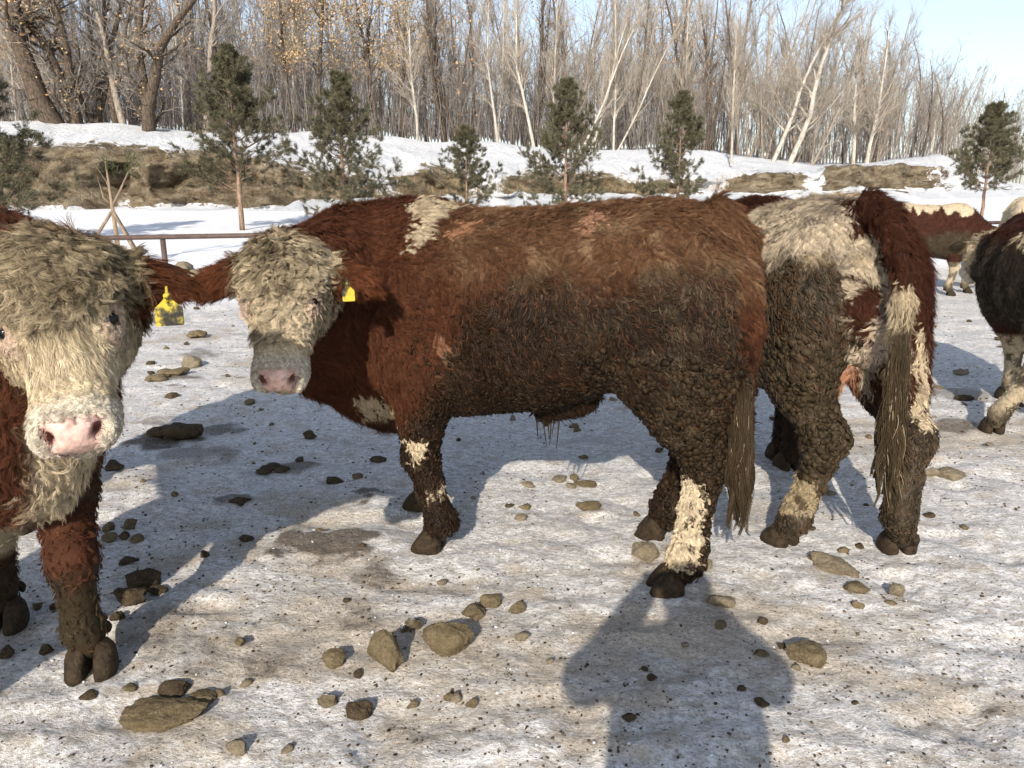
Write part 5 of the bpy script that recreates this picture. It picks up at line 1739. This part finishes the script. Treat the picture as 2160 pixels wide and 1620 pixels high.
SY = 0.30
mud_line = np.array([main.px(a, b, 1, SY)[[0, 2]] for a, b in
    ((700, 935), (760, 915), (850, 880), (900, 800), (950, 690), (985, 610), (1060, 580), (1150, 572), (1250, 590), (1350, 572), (1450, 548), (1530, 560), (1560, 650), (1585, 760))])
mud_line = mud_line[np.argsort(mud_line[:, 0])]
pl = lambda pts, v=SY: main.poly(pts, 1, v)
P_stripe = pl([(815, 405), (905, 405), (912, 428), (888, 462), (884, 500), (868, 532), (848, 534), (852, 498), (842, 462), (822, 446)])
P_spots = [pl([(926, 465), (968, 462), (975, 490), (955, 508), (930, 500)]), pl([(1195, 478), (1228, 450), (1248, 455), (1236, 485), (1205, 495)]), pl([(918, 690), (932, 690), (975, 775), (972, 806), (958, 795), (932, 735)])]
P_brisk = pl([(748, 838), (800, 836), (846, 862), (846, 888), (752, 884)], 0.22)
P_fleg = [pl([(856, 918), (905, 922), (912, 966), (865, 972)], 0.22), pl([(903, 1028), (930, 1022), (934, 1054), (906, 1060)], 0.22)]
P_hleg = [pl([(1380, 955), (1405, 970), (1430, 995), (1462, 1015), (1498, 1045), (1488, 1100), (1478, 1165), (1468, 1196), (1376, 1202), (1382, 1110), (1390, 1040), (1380, 1000)], hhl[1] + 0.03)]
def coat_main(P, Nn, q, on):
    x, y, z = P.T
    W = P + 0.024 * nvec(P, 13, 40) + 0.014 * nvec(P, 45, 44)
    wx, wz = W[:, 0], W[:, 2]
    n1, n2, n3 = fbm(P * 5, 50, 4), fbm(P * 16, 51, 4), fbm(P * 45, 52, 3)
    col = RED[None] * (1.05 + 0.35 * n2 + 0.25 * n3)[:, None]
    bleach = sstep(1.02, 1.36, z + 0.10 * n1 + 0.06 * n2) * sstep(0.50, 0.20, x)
    col = mixc(col, (0.132, 0.070, 0.037), bleach * 0.8)
    col = mixc(col, (0.25, 0.162, 0.092), sstep(0.05, 0.5, n2 + 0.5 * n1) * bleach * 0.8)
    near = y > 0
    for pg, c_, a in ((P_stripe, CREAM * 0.82, 0.92), (P_spots[0], (0.42, 0.22, 0.12), 0.75), (P_spots[1], (0.50, 0.28, 0.18), 0.8), (P_spots[2], (0.42, 0.22, 0.13), 0.6), (P_brisk, CREAM * 0.85, 0.95)):
        col = mixc(col, c_, a * (in_poly(wx, wz, pg) & near & (on < 0.5)))
    ml = np.interp(x, mud_line[:, 0], mud_line[:, 1])
    dm = ml - z + 0.06 * n1 + 0.05 * n2
    mud = sstep(-0.04, 0.13, dm) * (1 - on)
    mud = np.maximum(mud, legness(main, P) * (x < 0.2))
    mud = np.maximum(mud, legness(main, P) * sstep(0.62, 0.50, z) * 1.0)
    mud = np.where(in_poly(wx, wz, P_brisk) & near & (on < 0.5), 0.05, mud)
    for k, pg in enumerate(P_fleg + P_hleg):
        hit = in_poly(wx, wz, pg) & (y > 0.08)
        mud = np.where(hit, 0.08 + 0.5 * (n3 > 0.35), mud)
        col = mixc(col, CREAM * 0.95, 1.0 * hit)
        col = mixc(col, (0.30, 0.23, 0.15), hit * sstep(0.0, 0.5, n2 + n3) * 0.7)
    patchy = np.clip(mud * (1.10 + 0.30 * n2 + 0.30 * n3), 0, 1)
    thigh = sstep(-0.15, -0.4, x)
    mc = MUD[None] * (1 + 0.4 * n2)[:, None]
    mc = mixc(mc, (0.036, 0.026, 0.015), thigh * sstep(-0.1, 0.4, n1 + n2) * 0.9)
    col = lerp(col, mc, np.clip(patchy * 0.97, 0, 1))
    wet = patchy * 0.8
    # back of the neck darker red, dung on the rump
    col, wet = paint_head(col, wet, P, q, on, 0.55, 3)
    er = main.on_ear(P)
    col = lerp(col, np.tile((0.105, 0.036, 0.015), (len(P), 1)) * (1 + 0.3 * n3)[:, None], er)
    return dict(col=np.clip(col, 0.004, 0.9), wet=wet, mud=mud, under=np.where(nose_mask(q, on) > 0.5, 1.0, np.where(on > 0.5, np.where(q[:, 0] < 0.36, 0.42, 0.8), 0.62)))  # dirty undercoat, darkened further to paint shade into gaps between curls
main.eye_r = 0.0165
main.skin(coat_main)


def body_params(c, seed, k=1.0, headlen=0.050, headcurl=0.017, wild=0.8, mudset=False, ringlet=0.75, hsp=0.007, c0=0.20, c1=0.38, face=False):
    def f(P, Nn, q, on, d, rng):
        n = len(P)
        s_, l_, n_ = q.T
        lg = legness(c, P)
        if mudset:
            ln = (0.048 + 0.016 * vnoise(P * 10, seed)) * (1 - 0.55 * lg) * rng.uniform(0.6, 1.25, n)
            lift = 0.05 + 0.25 * rng.random(n) ** 2
            red = (rng.random(n) < 0.07 * sstep(0.60, 0.9, P[:, 2]))[:, None]
            col = np.where(red, np.array((0.050, 0.020, 0.009))[None], np.minimum(d['col'] * rng.uniform(0.55, 1.7, (n, 1)), np.array((0.060, 0.040, 0.024))[None]))
            return dict(flow=base_flow(P, Nn, q, on, c, seed, wild * 1.0), len=np.maximum(ln, 0.01), lift=lift, curl=rng.uniform(0.004, 0.012, n), turns=rng.uniform(0.6, 1.6, n),
                        rad=rng.uniform(0.0014, 0.0030, n), spread=rng.uniform(0.001, 0.0035, n), col=col)
        ln = k * (0.034 + 0.014 * vnoise(P * 12, seed)) * np.exp(rng.normal(0, 0.35, n)).clip(0.45, 1.9)
        ln = ln * (1 - 0.66 * lg)
        lift = 0.24 + 0.25 * rng.random(n) + 0.12 * vnoise(P * 14, seed + 3)
        curl = rng.uniform(0.003, 0.010, n)
        turns = rng.uniform(0.3, 0.9, n)
        hl = headlen * (1 - 0.84 * sstep(0.22, 0.42, s_)) * (1 - 0.78 * sstep(0.085, 0.125, np.abs(l_)) * sstep(0.06, 0.15, s_)) * (1 - 0.35 * sstep(0.06, 0.12, np.abs(l_)))
        re = np.minimum(*[np.sqrt((s_ - 0.19) ** 2 + (l_ - 0.120 * sd) ** 2 + (n_ - 0.005) ** 2) for sd in (-1, 1)])
        hl = hl * (0.10 + 0.90 * sstep(0.035, 0.11, re))
        ln = lerp(ln, hl * rng.uniform(0.75, 1.25, n), on)
        crown = 1 - sstep(c0, c1, s_)
        curl = lerp(curl, headcurl * crown * rng.uniform(0.5, 1.25, n) + 0.003, on)
        turns = lerp(turns, 0.4 + ringlet * crown * rng.random(n), on)
        lift = lerp(lift, 0.28 + 0.42 * crown, on)
        if face:
            side = sstep(0.085, 0.12, np.abs(l_))
            fl = (0.062 * (1 - 0.85 * sstep(0.24, 0.40, s_)) * (1 - 0.72 * side) * (0.12 + 0.88 * sstep(0.03, 0.11, re))) * rng.uniform(0.6, 1.2, n)
            return dict(flow=base_flow(P, Nn, q, on, c, seed, wild), len=np.maximum(fl, 0.007), lift=0.10 + 0.12 * rng.random(n), curl=0.0035 + 0.004 * rng.random(n), turns=rng.uniform(0.5, 1.2, n),
                        rad=np.full(n, 0.00055), spread=rng.uniform(0.006, 0.013, n), col=d['col'] * rng.uniform(0.75, 1.2, (n, 1)))
        er = c.on_ear(P)
        ln = lerp(ln, 0.04 * np.ones(n), er); lift = lerp(lift, 0.2 * np.ones(n), er)
        spread = rng.uniform(0.005, 0.010, n)
        spread = lerp(spread, hsp * np.ones(n), on)
        colh = d['col'] * np.where((rng.random(n) < 0.22) & (on > 0.5), 0.5, 1.0)[:, None]
        return dict(flow=base_flow(P, Nn, q, on, c, seed, wild), len=np.maximum(ln, 0.008), lift=lift, curl=curl, turns=turns, rad=np.full(n, 0.00052), spread=spread, col=colh)
    return f
def w_all(c, headw=1.6):
    def f(P, Nn, q, on):
        w = 1 + (headw - 1) * on
        w = w * (1 - nose_mask(q, on))
        for sd in (-1, 1):
            r = np.sqrt((q[:, 0] - 0.19) ** 2 + (q[:, 1] - 0.124 * sd) ** 2 + (q[:, 2] - 0.010) ** 2)
            w = w * np.where((on > 0.5), sstep(0.024, 0.038, r), 1)
        w = w * sstep(0.08, 0.12, P[:, 2])
        return w
    return f
def w_head(c):
    b = w_all(c, 1.0)
    return lambda P, Nn, q, on: b(P, Nn, q, on) * (on > 0.5)
def w_crown(c, s0, s1):
    b = w_all(c, 1.0)
    return lambda P, Nn, q, on: b(P, Nn, q, on) * (on > 0.5) * (1 - sstep(s0, s1, q[:, 0] + 0.6 * np.maximum(0, np.abs(q[:, 1]) - 0.07)))
def w_face(c, s0, s1):
    b = w_all(c, 1.0)
    return lambda P, Nn, q, on: b(P, Nn, q, on) * (on > 0.5) * sstep(s0, s1, q[:, 0] + 0.6 * np.maximum(0, np.abs(q[:, 1]) - 0.07))
def w_body(c):
    b = w_all(c, 1.0)
    return lambda P, Nn, q, on: b(P, Nn, q, on) * (on <= 0.5)
main.fur('coat', 20000, 16, w_body(main), body_params(main, 70, k=0.82), 101, muddy=False, conv=0.72)
main.fur('muddy_coat', 24000, 3, w_body(main), body_params(main, 71, mudset=True, wild=0.75), 102, npt=9, muddy=True, conv=0.96, jit=0.02)
main.fur('crown_curls', 3300, 18, w_crown(main, 0.27, 0.36), body_params(main, 72, headlen=0.050, headcurl=0.0125, ringlet=1.9, wild=1.3, hsp=0.0050, c0=0.30, c1=0.42), 103, npt=12, conv=0.92, jit=0.05)
main.fur('face_hair', 3600, 14, w_face(main, 0.24, 0.34), body_params(main, 73, wild=0.7, face=True), 104, npt=7, conv=0.6, jit=0.08)

def surf_pts(c, weight, n, seed):
    rng = np.random.default_rng(seed)
    cV = c.V[c.Q].mean(1); nf, _ = quad_normals(c.V, c.Q)
    P, Nn, _ = sample_surface(c.V, c.Q, weight(cV, unit(nf)), n, rng)
    return P, Nn, rng
# caked lumps of mud on the hind leg, belly and forearm
def wc(P, Nn):
    x, y, z = P.T
    hind = 2.2 * sstep(-0.18, -0.34, x) * sstep(1.0, 0.80, z) * sstep(0.30, 0.42, z)
    belly = (0.9 * sstep(0.98, 0.72, z) + 0.2) * (z < 1.12) * (np.abs(y) < 0.40) * (x > -0.75) * (x < 0.42)
    fore = (x > 0.3) * sstep(0.80, 0.7, z) * sstep(0.25, 0.4, z) * (x < 0.75) * 0.45
    white = np.zeros(len(P))
    for pg in P_fleg + P_hleg: white = np.maximum(white, in_poly(x, z, pg) * (y > 0.08))
    return (hind + belly + fore) * (1 - white) * (0.25 + (fbm(P * 9, 90, 3) > -0.05))
P, Nn, rg = surf_pts(main, wc, 7800, 7)
sz = (0.0045 + 0.012 * rg.random(len(P)) ** 1.7) * (0.62 + 0.50 * ((P[:, 0] < -0.22) & (P[:, 2] < 0.95)))
cl = np.array((0.024, 0.0148, 0.0074))[None] * rg.uniform(0.45, 1.6, (len(P), 1))
mud_clods('mud_lumps', main.root, P + Nn * rg.uniform(0.003, 0.014, (len(P), 1)), unit(Nn + rg.normal(size=P.shape) * 0.3), sz, cl, 5, 0.5)
# dags hanging from the sheath
mb = MB()
for k in range(6):
    p = main.px(1148 + rg.uniform(-26, 30), 884, 1, 0.02)
    l = rg.uniform(0.05, 0.13)
    q0 = p + np.array([0, 0, 0.05])
    mb.tube([q0, p + rg.normal(size=3) * 0.006, p + np.array([0.01 * rg.normal(), 0.01 * rg.normal(), -l])], [0.006, 0.004, 0.0015], 6)
mb.build('hanging_mud_strings', HOOF, main.root)
tl = [main.L(at(1574, 690, 2.60)), main.L(at(1566, 800, 2.57)), main.L(at(1563, 950, 2.57)), main.L(at(1560, 1110, 2.58))]
def tc(t, rng):
    base = np.where((rng.random(len(t)) < np.clip(0.85 - 1.9 * t, 0.02, 1))[:, None], np.array((0.26, 0.205, 0.13))[None], np.array((0.042, 0.029, 0.017))[None])
    return base
tail_switch(main, tl, 0.034, 0.056, 2200, tc, 12, rad=0.0010, groups=34)
ear_tag(main, main.L(at(733, 596, 2.50)), main.Ld((0.02, 0.05, -1)), main.Ld((0.2, -1, 0)), 0.040, 0.062)

# ------------------------------------------------------------------ the cream-faced bull at the left edge
LA = math.atan2(-0.66, 0.75)
fh = (gnd(200, 1415) + gnd(15, 1320)) / 2
lft = Cow('bull', (fh[0] - 0.56 * math.cos(LA), fh[1] - 0.56 * math.sin(LA)), LA, 'red bull at the left edge facing the camera with pink nose and yellow ear tag', 0.0125)
a, b = lft.L(gnd(200, 1415)), lft.L(gnd(15, 1320))
l_poll, l_muz = lft.L(at(108, 552, 1.68)), lft.L(at(158, 915, 1.50))
l_lat = lft.Ld((0.90, 0.36, 0.07))
torso_l = [(x, t + 0.0, bt - 0.01, w) for x, t, bt, w in torso_main]
lft.build(torso_l,
    dict(hoof=(a[0], a[1]), knee=(a[0] - 0.0, a[1] - 0.015), kz=0.40, elbow=(0.50, 0.15), dir=lft.Ld((0.25, -1, 0))),
    dict(hoof=(b[0], b[1]), knee=(b[0] + 0.06, b[1] + 0.02), kz=0.44, elbow=(0.52, -0.19), dir=lft.Ld((0.2, -1, 0)), z=0.0),
    dict(hoof=(-0.52, 0.2)), dict(hoof=(-0.45, -0.2)),
    l_poll, l_muz, l_lat,
    tail=([(-0.68, 0.0, 1.42), (-0.77, 0.0, 1.28), (-0.80, 0, 0.9), (-0.80, 0, 0.5)], [0.055, 0.045, 0.04, 0.03]),
    ear_l=dict(tip=lft.L(at(425, 612, 1.86)), flat=lft.Ld((0.25, -0.75, 0.6))), ear_r=dict(tip=lft.L(at(-170, 640, 1.52)), flat=lft.Ld((0.2, -0.85, 0.5))),
    neck=dict(top=(0.46, -0.02, 1.22), low=(0.58, -0.04, 0.84), mid=((0.72, -0.03, 1.22), (0.80, -0.04, 0.86)), dewlap=([(0.62, -0.03, 0.62), (0.78, -0.03, 0.66), (0.95, 0.0, 0.86)], [0.10, 0.09, 0.065])),
    hs=0.82, hi=(1.75, 0.75, 1.75))
LA_, LB = a.copy(), b.copy()
def coat_left(P, Nn, q, on):
    x, y, z = P.T
    n1, n2, n3 = fbm(P * 5, 150, 4), fbm(P * 16, 151, 4), fbm(P * 45, 152, 3)
    col = RED[None] * (1.1 + 0.35 * n2 + 0.25 * n3)[:, None]
    lg = legness(lft, P)
    # cream brisket and throat
    br = sstep(0.62, 0.72, x + 0.05 * n2) * sstep(0.13, 0.07, np.abs(y - 0.02) + 0.04 * n1) * sstep(1.02, 0.92, z + 0.05 * n2) * (1 - lg) * sstep(0.50, 0.56, z)
    col = mixc(col, CREAM * 0.85, br)
    mud = sstep(0.62, 0.50, z + 0.07 * n1) * br * 0.8 + lg * sstep(0.40, 0.30, z + 0.12 * n2 + 0.05 * n1)
    mud = np.maximum(mud, lg * sstep(0.12, 0.3, n1) * 0.6)
    rl = lg * (np.hypot(x - LB[0], y - LB[1]) < np.hypot(x - LA_[0], y - LA_[1]))
    col = mixc(col, CREAM * 0.8, rl * sstep(0.26, 0.32, z))
    mud = np.where(rl > 0.5, sstep(0.30, 0.24, z + 0.04 * n2), mud)
    mud = np.maximum(mud, sstep(0.75, 0.6, z) * (1 - lg) * (x < 0.55))
    p = np.clip(mud * (0.95 + 0.5 * n3), 0, 1)
    col = lerp(col, np.array((0.055, 0.040, 0.022))[None] * (1 + 0.4 * n2)[:, None], p)
    wet = p * 0.5
    col, wet = paint_head(col, wet, P, q, on, 0.85, 23)
    er = lft.on_ear(P)
    col = lerp(col, np.tile((0.085, 0.029, 0.012), (len(P), 1)) * (1 + 0.3 * n3)[:, None], er)
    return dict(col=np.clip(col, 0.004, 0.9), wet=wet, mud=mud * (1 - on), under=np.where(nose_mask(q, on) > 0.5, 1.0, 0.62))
lft.skin(coat_left)
lft.fur('coat', 11000, 13, w_body(lft), body_params(lft, 170), 201, conv=0.8, back=0.05)
lft.fur('crown_curls', 5200, 18, w_crown(lft, 0.10, 0.20), body_params(lft, 172, headlen=0.052, headcurl=0.010, ringlet=1.3, wild=1.0, hsp=0.006), 203, npt=10, conv=0.9, jit=0.06, back=0.1)
lft.fur('face_hair', 6500, 17, w_face(lft, 0.06, 0.17), body_params(lft, 173, wild=0.75, face=True), 204, npt=9, conv=0.6, jit=0.07, back=0.1)
ear_tag(lft, lft.L(at(352, 620, 1.70)), lft.Ld((0.0, 0.0, -1)), lft.Ld((0.35, -1, 0)), 0.060, 0.072)

# ------------------------------------------------------------------ the pied bull seen from behind, right of the middle
RA = math.radians(91.0)
rgt = Cow('bull', (1.325, 3.60), RA, 'pied bull seen from behind with pale rump, stringy tail and mud-plated hind legs', 0.0125)
hl_, hr_, fl_ = rgt.L(gnd(1650, 1148)), rgt.L(gnd(1893, 1166)), rgt.L(gnd(1664, 990))
torso_r = [(x, t + 0.01, bt, w * 0.95) for x, t, bt, w in torso_main]
rgt.build(torso_r,
    dict(hoof=(fl_[0], fl_[1]), dir=(1, 0.1, 0)), dict(hoof=(0.5, -0.22)),
    dict(hoof=(hl_[0], hl_[1]), hock=tuple(rgt.L(at(1748, 925, 2.92))), stifle=(-0.38, 0.19, 0.86), hip=(-0.50, 0.14, 1.14), tb=0.03, fet=tuple(rgt.L(at(1676, 1092, 2.96))), dir=(1, 0.55, 0)),
    dict(hoof=(hr_[0], hr_[1]), hock=tuple(rgt.L(at(1930, 925, 2.84))), stifle=(-0.42, -0.19, 0.86), hip=(-0.50, -0.14, 1.14), tb=0.03, fet=tuple(rgt.L(at(1897, 1090, 2.86))), dir=(1, -0.1, 0)),
    (1.12, 0.30, 1.22), (1.42, 0.42, 0.92), (-0.3, 1, 0),
    tail=([(-0.70, 0.0, 1.44), (-0.80, -0.02, 1.39), rgt.L(at(1898, 520, 2.74)), rgt.L(at(1906, 640, 2.70)), rgt.L(at(1890, 800, 2.66)), rgt.L(at(1880, 930, 2.66))], [0.055, 0.045, 0.034, 0.030, 0.024, 0.012]),
    ear_l=dict(tip=(1.1, 0.60, 1.16)), ear_r=dict(tip=(1.25, 0.02, 1.16)), hs=0.9, hi=(1.75, 0.8, 1.75), thigh=0.97,
    extra=lambda Fd, H: (Fd.cap((-0.52, 0.0, 0.86), (-0.50, 0.02, 0.70), 0.07, 0.055, 0.06), None))
rp = lambda pts: rgt.poly(pts, 0, -0.72)
R_tailpatch = rp([(1845, 300), (1960, 300), (1945, 430), (1900, 455), (1868, 440), (1852, 402)])
R_spot = rp([(1842, 480), (1868, 478), (1872, 520), (1862, 558), (1840, 560), (1834, 520)])
R_right = rp([(1905, 430), (2100, 430), (2100, 760), (1972, 760), (1955, 690), (1946, 610), (1925, 520)])
R_white = rp([(1872, 470), (1895, 500), (1898, 620), (1880, 690), (1850, 760), (1828, 770), (1838, 690), (1862, 600), (1862, 540)])
R_lwhite = rp([(1920, 680), (1944, 690), (1950, 780), (1950, 895), (1912, 895), (1914, 780)])
R_red = rp([(1775, 570), (1832, 575), (1842, 620), (1836, 690), (1818, 740), (1795, 690), (1780, 640)])
def coat_right(P, Nn, q, on):
    x, y, z = P.T
    W = P + 0.02 * nvec(P, 12, 240) + 0.008 * nvec(P, 45, 244)
    wy, wz = W[:, 1], W[:, 2]
    n1, n2, n3 = fbm(P * 5, 250, 4), fbm(P * 15, 251, 4), fbm(P * 45, 252, 3)
    pale = np.array((0.56, 0.46, 0.33))[None] * (1.0 + 0.25 * n3)[:, None]
    pale = mixc(pale, (0.20, 0.165, 0.125), sstep(-0.15, 0.35, n2 + 0.4 * n1) * 0.85)
    pale = mixc(pale, (0.40, 0.29, 0.15), sstep(0.25, 0.45, fbm(P * 8, 255, 3)) * 0.7)
    redc = RED[None] * np.array((0.56, 0.54, 0.6))[None] * (1.1 + 0.35 * n2 + 0.2 * n3)[:, None]
    fore = sstep(0.02, 0.16, x + 0.10 * n1)            # red fore-body
    col = lerp(pale, redc, fore)
    rear = x < -0.05
    for pg in (R_tailpatch, R_spot, R_right):
        col = np.where((in_poly(wy, wz, pg) & rear & (x < -0.3))[:, None], redc, col)
    col = np.where(((y < -0.10 + 0.03 * n1) & (x < -0.2) & (z > 0.62 + 0.08 * n1) & (z < 1.36 + 0.06 * n1))[:, None], redc, col)
    col = np.where(((x < -0.58) & (np.abs(y + 0.02) < 0.085 + 0.03 * n2) & (z > 1.34))[:, None], redc, col)
    tailm = (x < -0.76) & (np.abs(y + 0.03) < 0.12) & (z < 1.38) & (z > 0.0)
    mud = sstep(-0.06, 0.10, np.interp(y, [-0.4, -0.1, 0.05, 0.15, 0.4], [0.45, 0.60, 1.0, 1.26, 1.26]) - z + 0.08 * n1 + 0.05 * n2)
    mud = np.maximum(mud, legness(rgt, P))
    hit = in_poly(wy, wz, R_red) & rear
    col = np.where(hit[:, None], redc * 1.1, col); mud = np.where(hit, mud * 0.75, mud)
    for pg, c_ in ((R_white, (0.60, 0.47, 0.36)), (R_lwhite, (0.62, 0.50, 0.34))):
        hit = in_poly(wy, wz, pg) & rear
        col = mixc(col, c_, 1.0 * hit); mud = np.where(hit, 0.12 + 0.4 * (n2 > 0.3), mud)
    # lower legs: pale shanks with muddy feet
    lg = legness(rgt, P)
    sh = lg * (y > 0) * (x < 0) * sstep(0.42, 0.36, z) * sstep(0.17, 0.24, z + 0.05 * n1)
    col = mixc(col, (0.42, 0.33, 0.20), sh); mud = np.where(sh > 0.4, 0.25 + 0.5 * (n2 > 0.1), mud)
    p = np.clip(mud * (0.95 + 0.35 * n2 + 0.3 * n3), 0, 1)
    mc = np.array((0.024, 0.0165, 0.0095))[None] * (1 + 0.5 * n2)[:, None]
    col = lerp(col, mc, p * 0.97)
    # tail: red, then a cream length
    tz = z
    tcol = np.where((tz > 1.17)[:, None], redc, np.array((0.42, 0.335, 0.22))[None])
    tcol = np.where((tz < 1.02)[:, None], np.array((0.12, 0.09, 0.055))[None], tcol)
    tm = tailm & (x < -0.80)
    col = np.where(tm[:, None], tcol, col); mud = np.where(tm, 0.1, mud)
    udder = (np.abs(y) < 0.1) & (z < 0.84) & (x > -0.6) & (x < -0.35)
    col = np.where(udder[:, None], np.array((0.40, 0.20, 0.12))[None], col); mud = np.where(udder, 0.1, mud)
    return dict(col=np.clip(col, 0.004, 0.9), wet=p * 0.4, mud=mud * (1 - on), under=np.full(len(P), 0.65))
rgt.skin(coat_right)
rgt.fur('coat', 15000, 12, w_body(rgt), body_params(rgt, 270, k=0.9), 301, muddy=False, conv=0.8, back=0.05)
rgt.fur('muddy_coat', 12000, 3, w_body(rgt), body_params(rgt, 271, mudset=True, wild=0.6), 302, npt=8, muddy=True, conv=0.96, jit=0.02, back=0.05)
def wr(P, Nn):
    x, y, z = P.T
    w = sstep(1.00, 0.86, z) * sstep(0.30, 0.42, z) * (y > -0.02) * (x < -0.2) * (y < 0.5)
    return w * (0.3 + (fbm(P * 7, 91, 3) > -0.2)) * (1 - in_poly(y, z, R_white))
P, Nn, rg = surf_pts(rgt, wr, 1300, 8)
sz = 0.007 + 0.016 * rg.random(len(P)) ** 1.4
cl = np.array((0.044, 0.031, 0.017))[None] * rg.uniform(0.5, 1.4, (len(P), 1))
mud_clods('mud_plates', rgt.root, P + Nn * rg.uniform(0.002, 0.010, (len(P), 1)), unit(Nn + rg.normal(size=P.shape) * 0.2), sz, cl, 6, 0.36)
tl = [rgt.L(at(1906, 630, 2.68)), rgt.L(at(1898, 760, 2.65)), rgt.L(at(1880, 900, 2.65)), rgt.L(at(1868, 1065, 2.66))]
def tcr(t, rng):
    return np.where((rng.random(len(t)) < np.clip(0.95 - 2.6 * t, 0.05, 1))[:, None], np.array((0.36, 0.29, 0.19))[None], np.array((0.052, 0.037, 0.021))[None])
tail_switch(rgt, tl, 0.030, 0.058, 2400, tcr, 13, rad=0.0010, groups=36)

# ------------------------------------------------------------------ other cattle of the herd
def herd_cow(loc, ang, label, coat, poll, muz, lat, seed, legs=None, vox=0.02, nf=5000, K=6, hi=(1.75, 0.8, 1.75), tail=True, neck=None, scale=1.0):
    c = Cow('cow', loc, ang, label, vox)
    c.root.scale = (scale, scale, scale)
    L4 = legs or {}
    c.build(torso_main, L4.get('fl', dict(hoof=(0.50, 0.2))), L4.get('fr', dict(hoof=(0.56, -0.2))), L4.get('hl', dict(hoof=(-0.55, 0.2))), L4.get('hr', dict(hoof=(-0.48, -0.2))),
        poll, muz, lat, tail=([(-0.68, 0.0, 1.42), (-0.77, 0.0, 1.28), (-0.80, 0, 0.9), (-0.80, 0.02, 0.45)], [0.055, 0.048, 0.045, 0.035]),
        ear_l=dict(tip=np.array(poll) + np.array((-0.02, 0.30, -0.05))), ear_r=dict(tip=np.array(poll) + np.array((-0.02, -0.30, -0.05))), hs=0.9, hi=hi, neck=neck)
    c.skin(lambda P, Nn, q, on: coat(c, P, Nn, q, on))
    if nf:
        c.fur('coat', nf, K, w_all(c, 1.0), body_params(c, seed, k=0.9), seed, npt=5, conv=0.75, back=0.05)
    return c
def pied(seed, cover=0.0, mudz=0.75, dark=1.0, stripe=None):
    def f(c, P, Nn, q, on):
        x, y, z = P.T
        n1, n2, n3 = fbm(P * 3.2, seed, 3), fbm(P * 12, seed + 1, 4), fbm(P * 45, seed + 2, 3)
        redc = RED[None] * np.array((0.62, 0.58, 0.62))[None] * dark * (1.1 + 0.35 * n2 + 0.2 * n3)[:, None]
        col = redc
        if stripe is not None:
            t = stripe(P, n1, n2)
            col = mixc(col, CREAM * 0.95, t)
        else:
            col = mixc(col, CREAM * 0.9, sstep(0.0, 0.12, n1 + cover))
        mud = np.maximum(sstep(-0.08, 0.10, mudz - z + 0.1 * n1 + 0.06 * n2), 0)
        lg = legness(c, P)
        col = mixc(col, CREAM * 0.75, lg * sstep(0.55, 0.5, z))
        mud = np.where(lg > 0.5, np.clip(sstep(0.24, 0.14, z) + (n1 + n2 > 0.12) * 0.8, 0, 1), mud)
        p = np.clip(mud * (0.9 + 0.5 * n2 + 0.3 * n3), 0, 1)
        col = lerp(col, np.array((0.055, 0.043, 0.026))[None] * (1 + 0.5 * n2)[:, None] * dark, p * 0.95)
        col, wet = paint_head(col, p * 0.4, P, q, on, 0.4, seed + 5)
        return dict(col=np.clip(col, 0.004, 0.9), wet=wet, mud=mud * (1 - on), under=np.full(len(P), 0.8))
    return f
# brown cow with a white top line, grazing level in the gap beyond the pied bull
A4 = math.radians(-14)
g4 = gnd(2020, 624)
def top_stripe(P, n1, n2):
    x, y, z = P.T
    drip = 0.10 * vnoise(np.stack([x * 9, np.zeros_like(x), z * 1.0], 1), 7) + 0.10 * vnoise(np.stack([x * 17, np.zeros_like(x), z * 0.5], 1), 8)
    return sstep(0.0, 0.025, z - 1.30 + drip) * sstep(-0.1, 0.05, x + 0.3)
herd_cow((g4[0] - 0.52 * math.cos(A4), g4[1] - 0.52 * math.sin(A4) + 0.2), A4, 'brown cow with dripping white back stripe standing beyond the pied bull', pied(400, stripe=top_stripe, mudz=0.98),
    (1.12, -0.06, 1.02), (1.28, -0.06, 0.58), (0, 1, 0), 401, legs=dict(fl=dict(hoof=(0.88, 0.2), knee=(0.82, 0.2)), fr=dict(hoof=(0.52, -0.2))), nf=7000, scale=0.90)
# cream rump far behind it
herd_cow((8.55, 12.9), math.radians(62), 'golden cream cow seen from behind beside the far fence rail', pied(410, cover=0.55, mudz=0.45), (1.12, 0.0, 1.2), (1.45, 0, 0.9), (0, 1, 0), 411, nf=4000, scale=0.95)
# dark muddy cow cut by the right edge
A6 = math.radians(78)
h6 = gnd(2068, 938)
c6 = np.array([h6[0] + 0.72, h6[1] + 0.56])
def w6(P, n1, n2):
    x, y, z = P.T
    return sstep(0.05, 0.10, n1 - 0.10) * sstep(1.0, 1.15, z) * (x < 0.2)
herd_cow(tuple(c6), A6, 'dark mud-covered cow cut off by the right edge with one white shank', pied(421, mudz=1.22, dark=0.8, stripe=w6), (1.12, 0.1, 1.2), (1.45, 0.1, 0.9), (0, 1, 0), 421,
    legs=dict(fl=dict(hoof=(0.5, 0.02)), hl=dict(hoof=(-0.46, 0.46), hock=(-0.66, 0.33, 0.54), stifle=(-0.40, 0.22, 0.86)), hr=dict(hoof=(-0.40, -0.2))), vox=0.0150, nf=9000, K=8, scale=0.93)
# two more of the herd standing outside the left of the view; their shadows reach into it
herd_cow((-2.25, 0.55), math.radians(70), 'red cow standing left of the camera whose shadow darkens the ice at lower left', pied(431, cover=-0.4), (1.12, 0.1, 1.2), (1.45, 0.1, 0.9), (0, 1, 0), 431, nf=0, vox=0.02)
